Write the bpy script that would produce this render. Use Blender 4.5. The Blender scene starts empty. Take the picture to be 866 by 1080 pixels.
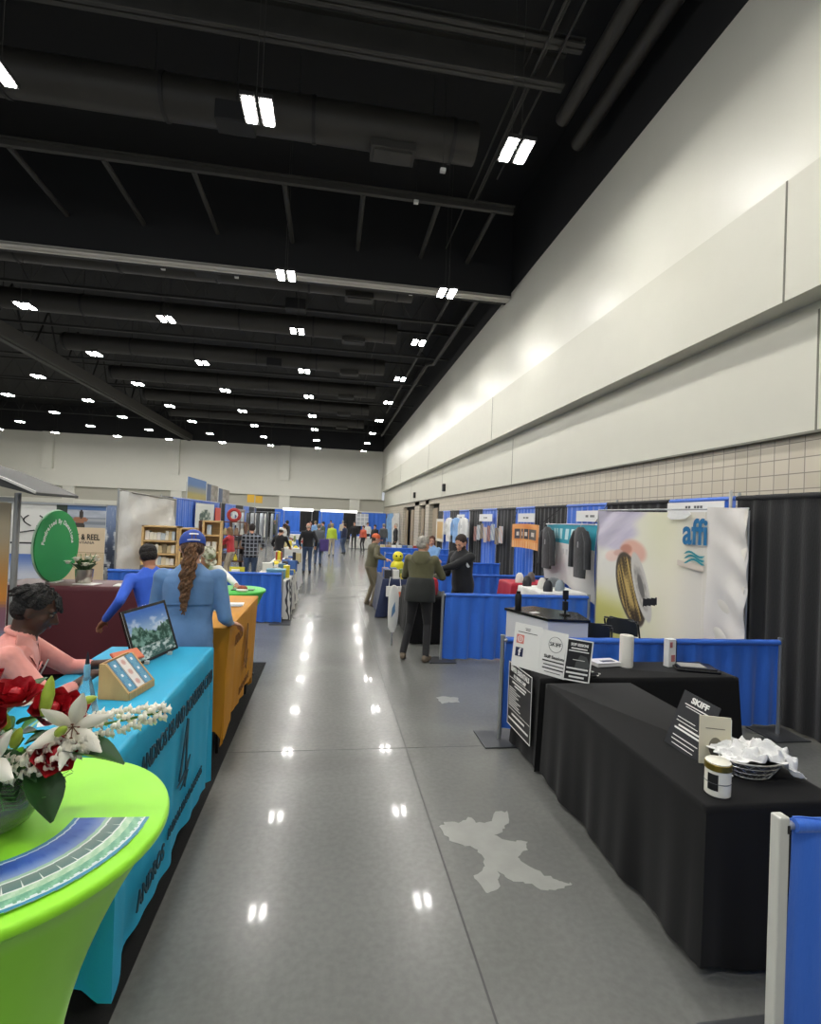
import bpy, bmesh, math, random
import numpy as np
from mathutils import Vector, Matrix
R = math.radians
PI = math.pi
S = bpy.context.scene
C = S.collection
rnd = random.Random(7)

# ---------------------------------------------------------------- colour and materials
def lin(c):
    if isinstance(c, str):
        c = [int(c[i:i + 2], 16) / 255 for i in (0, 2, 4)]
    return tuple((x / 12.92 if x <= .04045 else ((x + .055) / 1.055) ** 2.4) for x in c[:3])

MATS = {}
def mat(name, col, rough=.6, metal=0, noise=0, nscale=8, bump=0, bscale=60, spec=.5, emit=0, trans=0, coat=0, sheen=0, stretch=(1, 1, 1)):
    if name in MATS:
        return MATS[name]
    m = bpy.data.materials.new(name); m.use_nodes = True
    N, L = m.node_tree.nodes, m.node_tree.links
    b = N['Principled BSDF']
    c = lin(col) + (1,)
    b.inputs['Base Color'].default_value = c
    b.inputs['Roughness'].default_value = rough
    b.inputs['Metallic'].default_value = metal
    b.inputs['Specular IOR Level'].default_value = spec
    b.inputs['Transmission Weight'].default_value = trans
    b.inputs['Coat Weight'].default_value = coat
    b.inputs['Sheen Weight'].default_value = sheen
    if emit:
        b.inputs['Emission Color'].default_value = c
        b.inputs['Emission Strength'].default_value = emit
    if noise or bump:
        tc = N.new('ShaderNodeTexCoord'); mp = N.new('ShaderNodeMapping')
        mp.inputs['Scale'].default_value = stretch
        L.new(tc.outputs['Object'], mp.inputs['Vector'])
    if noise:
        n = N.new('ShaderNodeTexNoise'); n.inputs['Scale'].default_value = nscale; n.inputs['Detail'].default_value = 4
        L.new(mp.outputs[0], n.inputs['Vector'])
        r = N.new('ShaderNodeValToRGB')
        r.color_ramp.elements[0].position = .3; r.color_ramp.elements[1].position = .7
        r.color_ramp.elements[0].color = tuple(x * (1 - noise) for x in c[:3]) + (1,)
        r.color_ramp.elements[1].color = tuple(min(1, x * (1 + noise)) for x in c[:3]) + (1,)
        L.new(n.outputs['Fac'], r.inputs[0]); L.new(r.outputs[0], b.inputs['Base Color'])
    if bump:
        n = N.new('ShaderNodeTexNoise'); n.inputs['Scale'].default_value = bscale; n.inputs['Detail'].default_value = 3
        L.new(mp.outputs[0], n.inputs['Vector'])
        bp = N.new('ShaderNodeBump'); bp.inputs['Strength'].default_value = bump; bp.inputs['Distance'].default_value = .02
        L.new(n.outputs['Fac'], bp.inputs['Height']); L.new(bp.outputs[0], b.inputs['Normal'])
    MATS[name] = m
    return m

def print_mat(rough=.5):
    nm = 'printed_%d' % int(rough * 100)
    if nm in MATS: return MATS[nm]
    m = mat(nm, 'ffffff', rough)
    N, L = m.node_tree.nodes, m.node_tree.links
    a = N.new('ShaderNodeVertexColor'); a.layer_name = 'art'
    L.new(a.outputs[0], N['Principled BSDF'].inputs['Base Color'])
    return m

# ---------------------------------------------------------------- mesh builder
class MB:
    def __init__(s): s.v = []; s.f = []; s.m = []
    def add(s, vs, fs, mi=0):
        o = len(s.v); s.v += [tuple(v) for v in vs]
        s.f += [tuple(i + o for i in f) for f in fs]; s.m += [mi] * len(fs)
        return s
    def box(s, c, d, rz=0, mi=0, rx=0, ry=0):
        M = Matrix.Rotation(rz, 3, 'Z') @ Matrix.Rotation(ry, 3, 'Y') @ Matrix.Rotation(rx, 3, 'X')
        vs = [Vector(c) + M @ Vector((x * d[0] / 2, y * d[1] / 2, z * d[2] / 2)) for x in (-1, 1) for y in (-1, 1) for z in (-1, 1)]
        return s.add(vs, [(0, 1, 3, 2), (4, 6, 7, 5), (0, 4, 5, 1), (2, 3, 7, 6), (0, 2, 6, 4), (1, 5, 7, 3)], mi)
    def bb(s, a, b, mi=0):
        return s.box([(a[i] + b[i]) / 2 for i in range(3)], [abs(b[i] - a[i]) for i in range(3)], mi=mi)
    def tube(s, pts, r, n=12, cap=True, mi=0, closed=False):
        pts = [Vector(p) for p in pts]; k = len(pts)
        rs = r if isinstance(r, (list, tuple)) else [r] * k
        vs = []; up = None
        for i, p in enumerate(pts):
            if closed: t = (pts[(i + 1) % k] - pts[i - 1]).normalized()
            else: t = (pts[min(i + 1, k - 1)] - pts[max(i - 1, 0)]).normalized()
            if up is None:
                up = Vector((0, 0, 1)) if abs(t.z) < .9 else Vector((1, 0, 0))
            a = t.cross(up).normalized(); b = a.cross(t).normalized(); up = b
            for j in range(n):
                q = 2 * PI * j / n
                vs.append(p + (a * math.cos(q) + b * math.sin(q)) * rs[i])
        fs = []
        for i in range(k if closed else k - 1):
            i2 = (i + 1) % k
            for j in range(n):
                j2 = (j + 1) % n
                fs.append((i * n + j, i * n + j2, i2 * n + j2, i2 * n + j))
        if cap and not closed:
            fs.append(tuple(range(n - 1, -1, -1))); fs.append(tuple((k - 1) * n + j for j in range(n)))
        return s.add(vs, fs, mi)
    def lathe(s, prof, c=(0, 0, 0), n=32, mi=0, sx=1, sy=1):
        vs = []; k = len(prof)
        for r, z in prof:
            for j in range(n):
                q = 2 * PI * j / n
                vs.append((c[0] + r * sx * math.cos(q), c[1] + r * sy * math.sin(q), c[2] + z))
        fs = [(i * n + j, i * n + (j + 1) % n, (i + 1) * n + (j + 1) % n, (i + 1) * n + j) for i in range(k - 1) for j in range(n)]
        if prof[0][0] > 1e-6: fs.append(tuple(range(n - 1, -1, -1)))
        if prof[-1][0] > 1e-6: fs.append(tuple((k - 1) * n + j for j in range(n)))
        return s.add(vs, fs, mi)
    def loft(s, rings, mi=0, cap=True):
        n = len(rings[0]); vs = [p for r in rings for p in r]
        fs = [(i * n + j, i * n + (j + 1) % n, (i + 1) * n + (j + 1) % n, (i + 1) * n + j) for i in range(len(rings) - 1) for j in range(n)]
        if cap:
            fs.append(tuple(range(n - 1, -1, -1))); fs.append(tuple((len(rings) - 1) * n + j for j in range(n)))
        return s.add(vs, fs, mi)
    def prism(s, poly, z0, z1, mi=0):
        n = len(poly)
        vs = [(x, y, z0) for x, y in poly] + [(x, y, z1) for x, y in poly]
        fs = [tuple(range(n - 1, -1, -1)), tuple(range(n, 2 * n))] + [(i, (i + 1) % n, n + (i + 1) % n, n + i) for i in range(n)]
        return s.add(vs, fs, mi)
    def plate(s, O, U, V, poly, t=.004, mi=0):
        """polygon in the (U,V) plane at O, given thickness t along U x V"""
        O, U, V = Vector(O), Vector(U).normalized(), Vector(V).normalized(); W = U.cross(V)
        n = len(poly)
        vs = [O + U * x + V * y - W * t / 2 for x, y in poly] + [O + U * x + V * y + W * t / 2 for x, y in poly]
        fs = [tuple(range(n - 1, -1, -1)), tuple(range(n, 2 * n))] + [(i, (i + 1) % n, n + (i + 1) % n, n + i) for i in range(n)]
        return s.add(vs, fs, mi)
    def ell(s, c, r, n=16, k=10, M=None, mi=0):
        c = Vector(c); vs = [Vector((0, 0, -1))]
        for i in range(1, k):
            a = -PI / 2 + PI * i / k
            for j in range(n):
                q = 2 * PI * j / n
                vs.append(Vector((math.cos(a) * math.cos(q), math.cos(a) * math.sin(q), math.sin(a))))
        vs.append(Vector((0, 0, 1)))
        out = []
        for v in vs:
            v = Vector((v.x * r[0], v.y * r[1], v.z * r[2]))
            if M: v = M @ v
            out.append(c + v)
        fs = [(0, 1 + (j + 1) % n, 1 + j) for j in range(n)]
        for i in range(k - 2):
            for j in range(n):
                a = 1 + i * n + j; b = 1 + i * n + (j + 1) % n
                fs.append((a, b, b + n, a + n))
        e = len(vs) - 1; o = 1 + (k - 2) * n
        fs += [(o + j, o + (j + 1) % n, e) for j in range(n)]
        return s.add(out, fs, mi)
    def capsule(s, a, b, ra, rb, n=12, mi=0):
        a, b = Vector(a), Vector(b); t = (b - a)
        if t.length < 1e-6: return s.ell(a, (ra, ra, ra), n, 8, mi=mi)
        t = t.normalized(); pts = []; rs = []
        for q in (80, 55, 28): pts.append(a - t * ra * math.sin(R(q))); rs.append(ra * math.cos(R(q)))
        pts += [a, b]; rs += [ra, rb]
        for q in (28, 55, 80): pts.append(b + t * rb * math.sin(R(q))); rs.append(rb * math.cos(R(q)))
        return s.tube(pts, rs, n, mi=mi)
    def ring(s, c, r, rt, n=32, k=8, mi=0):
        return s.tube([(c[0] + r * math.cos(2 * PI * i / n), c[1] + r * math.sin(2 * PI * i / n), c[2]) for i in range(n)], rt, k, closed=True, mi=mi)
    def build(s, name, mats, parent=None, smooth=True, bevel=0, world=False, sub=0, angle=40):
        if not isinstance(mats, (list, tuple)): mats = [mats]
        vs = s.v
        if world and parent:
            r = parent
            while r.parent: r = r.parent
            Mi = (Matrix.Translation(r.location) @ r.rotation_euler.to_matrix().to_4x4()).inverted()
            vs = [tuple(Mi @ Vector(v)) for v in vs]
        me = bpy.data.meshes.new(name); me.from_pydata(vs, [], s.f); me.update()
        for m in mats: me.materials.append(m)
        me.polygons.foreach_set('material_index', s.m)
        o = bpy.data.objects.new(name, me); C.objects.link(o)
        if parent: o.parent = parent
        if smooth:
            me.polygons.foreach_set('use_smooth', [True] * len(s.f))
            me.set_sharp_from_angle(angle=R(angle))
        if bevel:
            b = o.modifiers.new('bevel', 'BEVEL'); b.width = bevel; b.segments = 2; b.limit_method = 'ANGLE'
        if sub:
            b = o.modifiers.new('sub', 'SUBSURF'); b.levels = sub; b.render_levels = sub
        return o

def tag(o, label=None, cat=None, group=None, kind=None):
    if label: o['label'] = label
    if cat: o['category'] = cat
    if group: o['group'] = group
    if kind: o['kind'] = kind
    return o
def thing(name, label, cat, loc=(0, 0, 0), rz=0, group=None):
    o = bpy.data.objects.new(name, None); C.objects.link(o)
    o.location = loc; o.rotation_euler = (0, 0, rz); o.empty_display_size = .1
    return tag(o, label, cat, group)
KIDS = {}
def copy_tree(o, parent=None):
    c = o.copy(); C.objects.link(c)
    if parent: c.parent = parent
    for ch in [x for x in C.objects if x.parent == o]:
        copy_tree(ch, c)
    return c
def struct(name, mb, m, **k):
    return tag(mb.build(name, m, **k), kind='structure')

# ---------------------------------------------------------------- printed pictures, lettering, cloth
def art(name, parent, O, U, V, w, h, fn, nu=40, nv=40, t=.006, warp=None, world=True, rough=.5, plain=None):
    """a printed sheet: its picture is made of small coloured faces; fn(u,v)->srgb"""
    O, U, V = Vector(O), Vector(U).normalized(), Vector(V).normalized(); W = U.cross(V)
    mb = MB(); vs = []; cols = []
    for sgn in (1, -1):
        for j in range(nv + 1):
            for i in range(nu + 1):
                u, v = i / nu, j / nv
                d = warp(u, v) if warp else (0, 0, 0)
                vs.append(O + U * (u * w + d[0]) + V * (v * h + d[1]) + W * (d[2] + sgn * t / 2))
    A = (nu + 1) * (nv + 1); fs = []
    for j in range(nv):
        for i in range(nu):
            a = j * (nu + 1) + i
            fs.append((a, a + 1, a + nu + 2, a + nu + 1)); cols.append(fn((i + .5) / nu, (j + .5) / nv))
    for j in range(nv):
        for i in range(nu):
            a = A + j * (nu + 1) + i
            fs.append((a, a + nu + 1, a + nu + 2, a + 1)); cols.append(plain or (.85, .85, .83))
    rim = [i for i in range(nu + 1)] + [j * (nu + 1) + nu for j in range(1, nv + 1)] + [nv * (nu + 1) + i for i in range(nu - 1, -1, -1)] + [j * (nu + 1) for j in range(nv - 1, 0, -1)]
    for k in range(len(rim)):
        a, b = rim[k], rim[(k + 1) % len(rim)]
        fs.append((a, a + A, b + A, b)); cols.append(plain or (.85, .85, .83))
    mb.add(vs, fs)
    o = mb.build(name, print_mat(rough), parent, smooth=bool(warp), world=world and parent is not None)
    me = o.data
    at = me.color_attributes.new('art', 'FLOAT_COLOR', 'CORNER')
    buf = []
    for p in me.polygons:
        c = lin(cols[p.index])
        buf += list(c + (1,)) * p.loop_total
    at.data.foreach_set('color', buf)
    return o

def text(parent, txt, size, O, U, V, m, align='CENTER', ex=.0012, name='lettering', world=True, shear=0, xs=1.0, bold=0):
    cu = bpy.data.curves.new('lettering', 'FONT'); cu.body = txt; cu.size = size; cu.align_x = align; cu.align_y = 'CENTER'
    cu.extrude = ex; cu.resolution_u = 3; cu.shear = shear; cu.offset = bold
    t = bpy.data.objects.new('tmp', cu); C.objects.link(t)
    dg = bpy.context.evaluated_depsgraph_get()
    me = bpy.data.meshes.new_from_object(t.evaluated_get(dg)); bpy.data.objects.remove(t)
    U, V = Vector(U).normalized(), Vector(V).normalized(); W = U.cross(V)
    O = Vector(O) + W * ex
    mb = MB(); mb.v = [tuple(O + U * v.co.x * xs + V * v.co.y + W * v.co.z) for v in me.vertices]
    mb.f = [tuple(p.vertices) for p in me.polygons]; mb.m = [0] * len(mb.f)
    bpy.data.meshes.remove(me)
    return mb.build(name, m, parent, smooth=False, world=world and parent is not None)

def vn(x, y, seed=0):
    def h(i, j):
        n = (i * 374761393 + j * 668265263 + seed * 974711) & 0xffffffff; n = ((n ^ (n >> 13)) * 1274126177) & 0xffffffff
        return ((n ^ (n >> 16)) & 0xffff) / 65535
    i, j = math.floor(x), math.floor(y); a, b = x - i, y - j; a = a * a * (3 - 2 * a); b = b * b * (3 - 2 * b)
    return (h(i, j) * (1 - a) + h(i + 1, j) * a) * (1 - b) + (h(i, j + 1) * (1 - a) + h(i + 1, j + 1) * a) * b
def fbm(x, y, seed=0): return .5 * vn(x, y, seed) + .3 * vn(x * 2.1, y * 2.1, seed + 1) + .2 * vn(x * 4.3, y * 4.3, seed + 2)

def drape(mb, A, B, zt, zb, amp=.03, wl=.14, seed=0, t=.006, hem=.0, flare=1.0, res=9, mi=0, sag=0):
    """a pleated cloth sheet hung between A and B (xy), open in thickness t"""
    r = random.Random(seed)
    A, B = Vector((A[0], A[1], 0)), Vector((B[0], B[1], 0)); D = B - A; Ln = D.length; D.normalize(); Nn = Vector((-D.y, D.x, 0))
    n = max(6, int(Ln / wl * res)); ph = 0; xs = []; off = []
    ks = [r.uniform(.75, 1.3) for _ in range(int(Ln / wl) + 3)]; am = [r.uniform(.45, 1.2) for _ in ks]
    for i in range(n + 1):
        x = Ln * i / n; q = x / wl; k = int(q)
        fr = q - k; a = am[k] * (1 - fr) + am[k + 1] * fr
        xs.append(x); off.append(math.sin(2 * PI * q + ks[k] * (1 - fr) + ks[k + 1] * fr) * a + .3 * math.sin(2 * PI * q * .37 + seed))
    rows = 7; vs = []
    for sgn in (1, -1):
        for j in range(rows + 1):
            f = j / rows; z = zt + (zb - zt) * f
            g = .35 + .65 * min(1, f * 2.2) + (flare - 1) * f
            for i in range(n + 1):
                p = A + D * (xs[i] + amp * .35 * math.sin(off[i] * 2 + f * 3)) + Nn * (off[i] * amp * g + sgn * t / 2)
                zz = z + (hem * math.sin(xs[i] * 5 + seed) if j == rows else 0) - sag * math.sin(PI * i / n) * (1 - f)
                vs.append((p.x, p.y, zz))
    w = n + 1; A2 = w * (rows + 1); fs = []
    for j in range(rows):
        for i in range(n):
            a = j * w + i
            fs.append((a, a + w, a + w + 1, a + 1)); a += A2
            fs.append((a, a + 1, a + w + 1, a + w))
    rim = [i for i in range(w)] + [j * w + n for j in range(1, rows + 1)] + [rows * w + i for i in range(n - 1, -1, -1)] + [j * w for j in range(rows - 1, 0, -1)]
    for k in range(len(rim)):
        a, b = rim[k], rim[(k + 1) % len(rim)]; fs.append((a, b, b + A2, a + A2))
    mb.add(vs, fs, mi)
    P0, P1 = A + D * .01, B - D * .01
    mb.tube([(P0.x, P0.y, zt - .03), (P1.x, P1.y, zt - .03)], .026, 10, mi=mi)
    return mb

def table_cloth(mb, x0, x1, y0, y1, zt, zb, seed=0, flare=.04, wave=.012, droop=0, n=26, dips=None, r=.02):
    """a fitted cloth over a table: flat top, rounded edge, softly waving skirt with corner folds"""
    rr = random.Random(seed); per = []
    W, D = x1 - x0, y1 - y0
    def side(a, b, m, nx, ny):
        for i in range(m):
            f = i / m
            per.append((a[0] + (b[0] - a[0]) * f, a[1] + (b[1] - a[1]) * f, nx, ny, f))
    side((x0, y0), (x1, y0), n, 0, -1); side((x1, y0), (x1, y1), n * 2, 1, 0)
    side((x1, y1), (x0, y1), n, 0, 1); side((x0, y1), (x0, y0), n * 2, -1, 0)
    P = len(per); ph = [rr.uniform(0, 6) for _ in range(6)]
    rings = []
    levels = [(0, 0, 0), (.004, 0, .004), (.012, .25, .012)] + [(None, 1, f) for f in (.06, .2, .4, .6, .8, .93, 1)]
    for lv in levels:
        ring = []
        for k, (x, y, nx, ny, f) in enumerate(per):
            e = min(f, 1 - f); corner = max(0, 1 - e * 8)
            pn = per[k - 1] if f < 1e-6 else None
            cx = (x - (x0 + x1) / 2) / (W / 2); cy = (y - (y0 + y1) / 2) / (D / 2)
            dx = nx; dy = ny
            if abs(cx) > .98 and abs(cy) > .98: dx, dy = cx, cy
            if lv[0] is not None:
                o = lv[0] * 1.0; z = zt - lv[2] * .6
                ring.append((x - dx * (r * .5 - o), y - dy * (r * .5 - o), z)); continue
            g = lv[2]; s = x * ny - y * nx
            wv = wave * (math.sin(s * 9 + ph[0]) + .6 * math.sin(s * 17 + ph[1]) + .4 * math.sin(s * 31 + ph[2])) * g
            fl = flare * g * (1 + 1.2 * corner) + wv + .002
            zz = zt + (zb - zt) * g
            if dips and g > .5: zz += dips * corner * (g - .5) * 2
            ring.append((x + dx * fl, y + dy * fl, zz))
        rings.append(ring)
    vs = [p for rg in rings for p in rg]
    fs = [(i * P + j, (i + 1) * P + j, (i + 1) * P + (j + 1) % P, i * P + (j + 1) % P) for i in range(len(rings) - 1) for j in range(P)]
    fs.append(tuple(range(P)))
    mb.add(vs, fs)
    return mb
# ---------------------------------------------------------------- camera (2 m up, looking down the aisle, slightly right and tipped)
cam_d = bpy.data.cameras.new('camera'); cam = bpy.data.objects.new('camera', cam_d); C.objects.link(cam)
cam_d.sensor_fit = 'VERTICAL'; cam_d.sensor_height = 24; cam_d.lens = 550 / 1080 * 24; cam_d.clip_end = 300; cam_d.clip_start = .02
rx, dx, ux = (.98743, .04249, .15222), (-.15273, .00898, .98823), (.04062, -.99906, .01536)
# world axes expressed in camera axes (right, down, forward) -> rows of the camera matrix
Mc = Matrix(((rx[0], -rx[1], -rx[2]), (dx[0], -dx[1], -dx[2]), (ux[0], -ux[1], -ux[2])))
cam.matrix_world = Matrix.Translation((0, 0, 2)) @ Mc.to_4x4()
S.camera = cam
S.view_settings.view_transform = 'Standard'; S.view_settings.look = 'None'; S.view_settings.gamma = 1
S.view_settings.use_curve_mapping = False; S.view_settings.exposure = 1.22
w = bpy.data.worlds.new('world'); S.world = w; w.use_nodes = True
w.node_tree.nodes['Background'].inputs[0].default_value = (.9, .95, 1, 1); w.node_tree.nodes['Background'].inputs[1].default_value = .25

# ---------------------------------------------------------------- floor
fm = mat('polished_concrete', '6f706c', .16, spec=.5)
N, L = fm.node_tree.nodes, fm.node_tree.links; b = N['Principled BSDF']
geo = N.new('ShaderNodeNewGeometry')
def noise(sc, det=5, vec=None, dist=0):
    n = N.new('ShaderNodeTexNoise'); n.inputs['Scale'].default_value = sc; n.inputs['Detail'].default_value = det
    n.inputs['Distortion'].default_value = dist; L.new(vec or geo.outputs['Position'], n.inputs['Vector']); return n.outputs['Fac']
def ramp(fac, stops):
    r = N.new('ShaderNodeValToRGB'); e = r.color_ramp.elements
    while len(e) < len(stops): e.new(.5)
    for k, (p, c) in enumerate(stops): e[k].position = p; e[k].color = c if len(c) == 4 else tuple(c) + (1,)
    L.new(fac, r.inputs[0]); return r.outputs[0]
def mixc(f, a, bb, typ='MIX'):
    m = N.new('ShaderNodeMix'); m.data_type = 'RGBA'; m.blend_type = typ
    for sock, val in ((0, f), (6, a), (7, bb)):
        if hasattr(val, 'links'): L.new(val, m.inputs[sock])
        else: m.inputs[sock].default_value = val
    return m.outputs[2]
base = ramp(noise(.55, 6, dist=.6), [(.3, lin('666764')), (.7, lin('7b7c79'))])
speck = ramp(noise(28, 8), [(.35, (.93, .93, .93)), (.65, (1.05, 1.05, 1.05))])
L.new(mixc(1.0, base, speck, 'MULTIPLY'), b.inputs['Base Color'])
b.inputs['Roughness'].default_value = .25
b.inputs['Coat Weight'].default_value = .11; b.inputs['Coat Roughness'].default_value = .05; b.inputs['Coat IOR'].default_value = 1.45
b.inputs['Specular IOR Level'].default_value = .25
struct('floor', MB().bb((-36, -8, -.3), (6.1, 58, 0)), fm, smooth=False)
jm = mat('joint_sealant', '3a3b3a', .5)
j = MB().bb((.742, -8, 0), (.752, 57, .001))
for y in (-4.9, 4.55, 14, 23.4, 32.8, 42.2): j.bb((-30, y - .0035, 0), (5.8, y + .0035, .0011))
struct('trim_1', j, jm, smooth=False)
# pale worn patches left on the concrete
sm = mat('floor_patch', '8e8f8a', .35, noise=.08, nscale=9)
def patch(name, pts, label, seed):
    r = random.Random(seed); out = []
    for k in range(len(pts)):
        a, bq = Vector(pts[k]), Vector(pts[(k + 1) % len(pts)])
        for f in (0, .25, .5, .75):
            p = a.lerp(bq, f); out.append((p.x + r.uniform(-.012, .012), p.y + r.uniform(-.012, .012)))
    o = MB().prism(out, 0.0002, .0012).build(name, sm, smooth=False)
    return tag(o, label, 'stain')
patch('floor_stain', [(.80, 3.37), (.86, 3.42), (.95, 3.40), (1.02, 3.47), (1.05, 3.38), (1.15, 3.40), (1.22, 3.50), (1.30, 3.50), (1.27, 3.37), (1.21, 3.30), (1.12, 3.24), (1.22, 3.18), (1.31, 3.16), (1.28, 3.08),
                      (1.20, 3.03), (1.24, 2.93), (1.33, 2.83), (1.38, 2.79), (1.43, 2.77), (1.34, 2.74), (1.26, 2.73), (1.17, 2.80), (1.09, 2.83), (1.05, 2.90), (.99, 2.76), (.92, 2.75), (.88, 2.86), (.97, 2.94), (1.0, 3.03), (.96, 3.13), (.88, 3.18), (.82, 3.24)],
      'large pale irregular patch on the polished concrete beside the floor joint', 3)
patch('floor_stain', [(1.28, 5.83), (1.38, 5.86), (1.52, 5.8), (1.5, 5.66), (1.38, 5.66), (1.30, 5.62)], 'small pale patch on the concrete in front of the blue railing drape', 4)
tag(MB().bb((-4.6, .6, .0005), (-.765, 7.26, .006)).build('carpet', mat('black_carpet', '0c0c0d', .95, bump=.4, bscale=300), smooth=False),
    'black carpet strip under the cloth-covered tables beside the left of the aisle', 'carpet')

# ---------------------------------------------------------------- walls
wall_up = mat('cream_gloss_paint', 'd8d7cc', .38, noise=.012, nscale=1.5, bump=.12, bscale=2.5, spec=.45)
wall_mid = mat('cream_paint', 'cbcabd', .55, noise=.012, nscale=2)
black_p = mat('black_ceiling_paint', '191a1c', .75)
tile = mat('block_tile', 'c9c0ad', .4)
N, L = tile.node_tree.nodes, tile.node_tree.links
tc = N.new('ShaderNodeNewGeometry'); sp = N.new('ShaderNodeSeparateXYZ'); cb = N.new('ShaderNodeCombineXYZ')
L.new(tc.outputs['Position'], sp.inputs[0]); L.new(sp.outputs['Y'], cb.inputs['X']); L.new(sp.outputs['Z'], cb.inputs['Y'])
bt = N.new('ShaderNodeTexBrick'); bt.offset = 0; bt.inputs['Scale'].default_value = 1; bt.inputs['Mortar Size'].default_value = .008
bt.inputs['Brick Width'].default_value = .23; bt.inputs['Row Height'].default_value = .2; bt.inputs['Mortar Smooth'].default_value = .3
bt.inputs['Color1'].default_value = lin('cbc2b0') + (1,); bt.inputs['Color2'].default_value = lin('c2b9a6') + (1,); bt.inputs['Mortar'].default_value = lin('8b8478') + (1,)
L.new(cb.outputs[0], bt.inputs['Vector']); L.new(bt.outputs['Color'], N['Principled BSDF'].inputs['Base Color'])
YF = 57.4; ZT = 9.52; DECK = 12.2
TOPB = 9.55
m_ = MB()
m_.bb((5.55, -8, 6.45), (6.3, YF, TOPB), 0)          # glossy upper wall
m_.bb((5.50, -8, 4.92), (6.3, YF, 6.45), 1)          # projecting fascia
m_.bb((5.86, -8, 4.35), (6.3, YF, 4.92), 1)
m_.bb((5.84, -8, 3.29), (6.3, YF, 4.80), 1)          # smooth panel under the ledge
for a, c_ in ((-8, 28.0), (31.0, 32.2), (34.6, 36.4), (42.2, YF)): m_.bb((5.9, a, 0), (6.3, c_, 3.29), 2)
m_.bb((5.9, 28.0, 3.0), (6.3, 42.2, 3.29), 2)
m_.bb((5.57, -8, TOPB), (6.3, YF, DECK), 3)
struct('wall_right', m_, [wall_up, wall_mid, tile, black_p], smooth=False)
sh = mat('seam_shadow_gap', '77766b', .7)
t_ = MB()
for y in (5.72, 17.7, 29.7, 41.7): t_.bb((5.493, y - .012, 4.92), (5.5, y + .012, 6.45))
for y in (5.55, 16.4, 27.2, 38): t_.bb((5.833, y - .012, 3.29), (5.84, y + .012, 4.8))
t_.bb((5.80, -8, 3.27), (5.9, YF, 3.30))
struct('trim_2', t_, sh, smooth=False)
wf = mat('far_wall_paint', 'dcdbd0', .5, noise=.01, nscale=1)
rd = mat('roller_door_grey', 'b5b3a6', .6)
f_ = MB()
f_.bb((-36, YF, 5.7), (5.6, YF + .6, 9.4), 0); f_.bb((-36, YF - .25, 4.05), (5.55, YF + .6, 5.7), 0)
f_.bb((-36, YF + .1, 0), (5.9, YF + .6, 4.05), 1)
for x in (-28.2, -16.2, -5.0, 7): f_.bb((x - .5, YF - .4, 5.7), (x + .5, YF, 9.4), 0)
for x in (-26.2, -15.9, -12.4, -4.9, 2.6): f_.bb((x - .55, YF - .15, 0), (x + .55, YF + .3, 4.05), 0)
f_.bb((-36, YF - .1, 2.3), (5.8, YF + .3, 2.75), 0)
f_.bb((-36, YF, 9.4), (6.3, YF + .6, DECK), 2)
struct('wall_far', f_, [wf, rd, black_p], smooth=False)
struct('wall_left', MB().bb((-36.4, -8, 0), (-36, YF, 9.4), 0).bb((-36.4, -8, 9.4), (-36, YF, DECK), 1), [wf, black_p], smooth=False)
# doors in the right wall, far down the hall
dk = mat('dark_doorway', '15130f', .8); dl = mat('beige_door', '9c8c74', .5)
for n, (a, c_, k) in enumerate(((28.0, 31.0, 1), (32.2, 34.6, 1), (36.4, 42.2, 2))):
    d = MB(); d.bb((6.2, a, 0), (6.3, c_, 3.0))
    o = struct('door_%d' % (n + 1), d, dk, smooth=False)
    for q in range(k):
        w_ = (c_ - a) / k; y = a + q * w_ + .9
        MB().bb((5.98, y, .02), (6.04, y + w_ * .42, 2.75)).build('door_leaf', dl, o, smooth=False, bevel=.01)
        MB().box((5.95, y + .1, 1.05), (.04, .05, .3)).build('door_handle', mat('brushed_steel', 'a9abac', .35, 1), o, smooth=False)
# small speakers on the wall above the doors
for y in (26.5, 36.0):
    tag(MB().box((5.78, y, 3.75), (.16, .3, .38)).build('wall_speaker', mat('black_plastic', '101113', .45), smooth=False, bevel=.02),
        'small black box fixed high on the right wall, %s one' % ('nearer' if y < 30 else 'farther'), 'wall speaker')

# ---------------------------------------------------------------- ceiling and what hangs under it
struct('ceiling', MB().bb((-36.4, -8, DECK), (6.3, YF + .6, DECK + .3)), black_p, smooth=False)
gr = mat('dark_grey_steel', '373633', .6, noise=.15, nscale=2); gr2 = mat('charcoal_steel', '222222', .6); gr3 = mat('duct_paint', '35332f', .55, noise=.12, nscale=1.2)
trk = mat('aluminium_track', 'cac7be', .4, .2)
# header that carries the folding wall
hd = thing('partition_header', 'black ceiling header with a pale metal track spanning the hall', 'header', (0, 16.3, 9.33))
MB().bb((-36, 16.3, 9.40), (5.55, 16.9, 12.2)).build('header_panel', mat('header_black', '131416', .7), hd, smooth=False, world=True)
MB().bb((-36, 16.24, 9.33), (5.52, 16.32, 9.42)).bb((-36, 16.5, 9.33), (5.52, 16.58, 9.40)).bb((-36, 16.24, 9.36), (5.52, 16.6, 9.385)).build('track', trk, hd, smooth=False, world=True)
lb = thing('partition_header', 'long grey ceiling header running down the hall at left, angled in view', 'header', (-15, 25, 9.4))
MB().bb((-15.2, 17, 9.4), (-14.55, YF, 10.0)).build('header_panel', mat('header_grey', '3c3a35', .6), lb, smooth=False, world=True)
MB().bb((-15.0, 17, 9.32), (-14.75, YF, 9.41)).build('track', gr, lb, smooth=False, world=True)
for k in range(12):
    y = 19 + k * 3.2
    MB().tube([(-15, y, 9.9), (-15, y + 1.2, DECK - .02), (-15, y + 2.4, 9.9)], .05, 6).build('bracing', gr2, lb, world=True)
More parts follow.
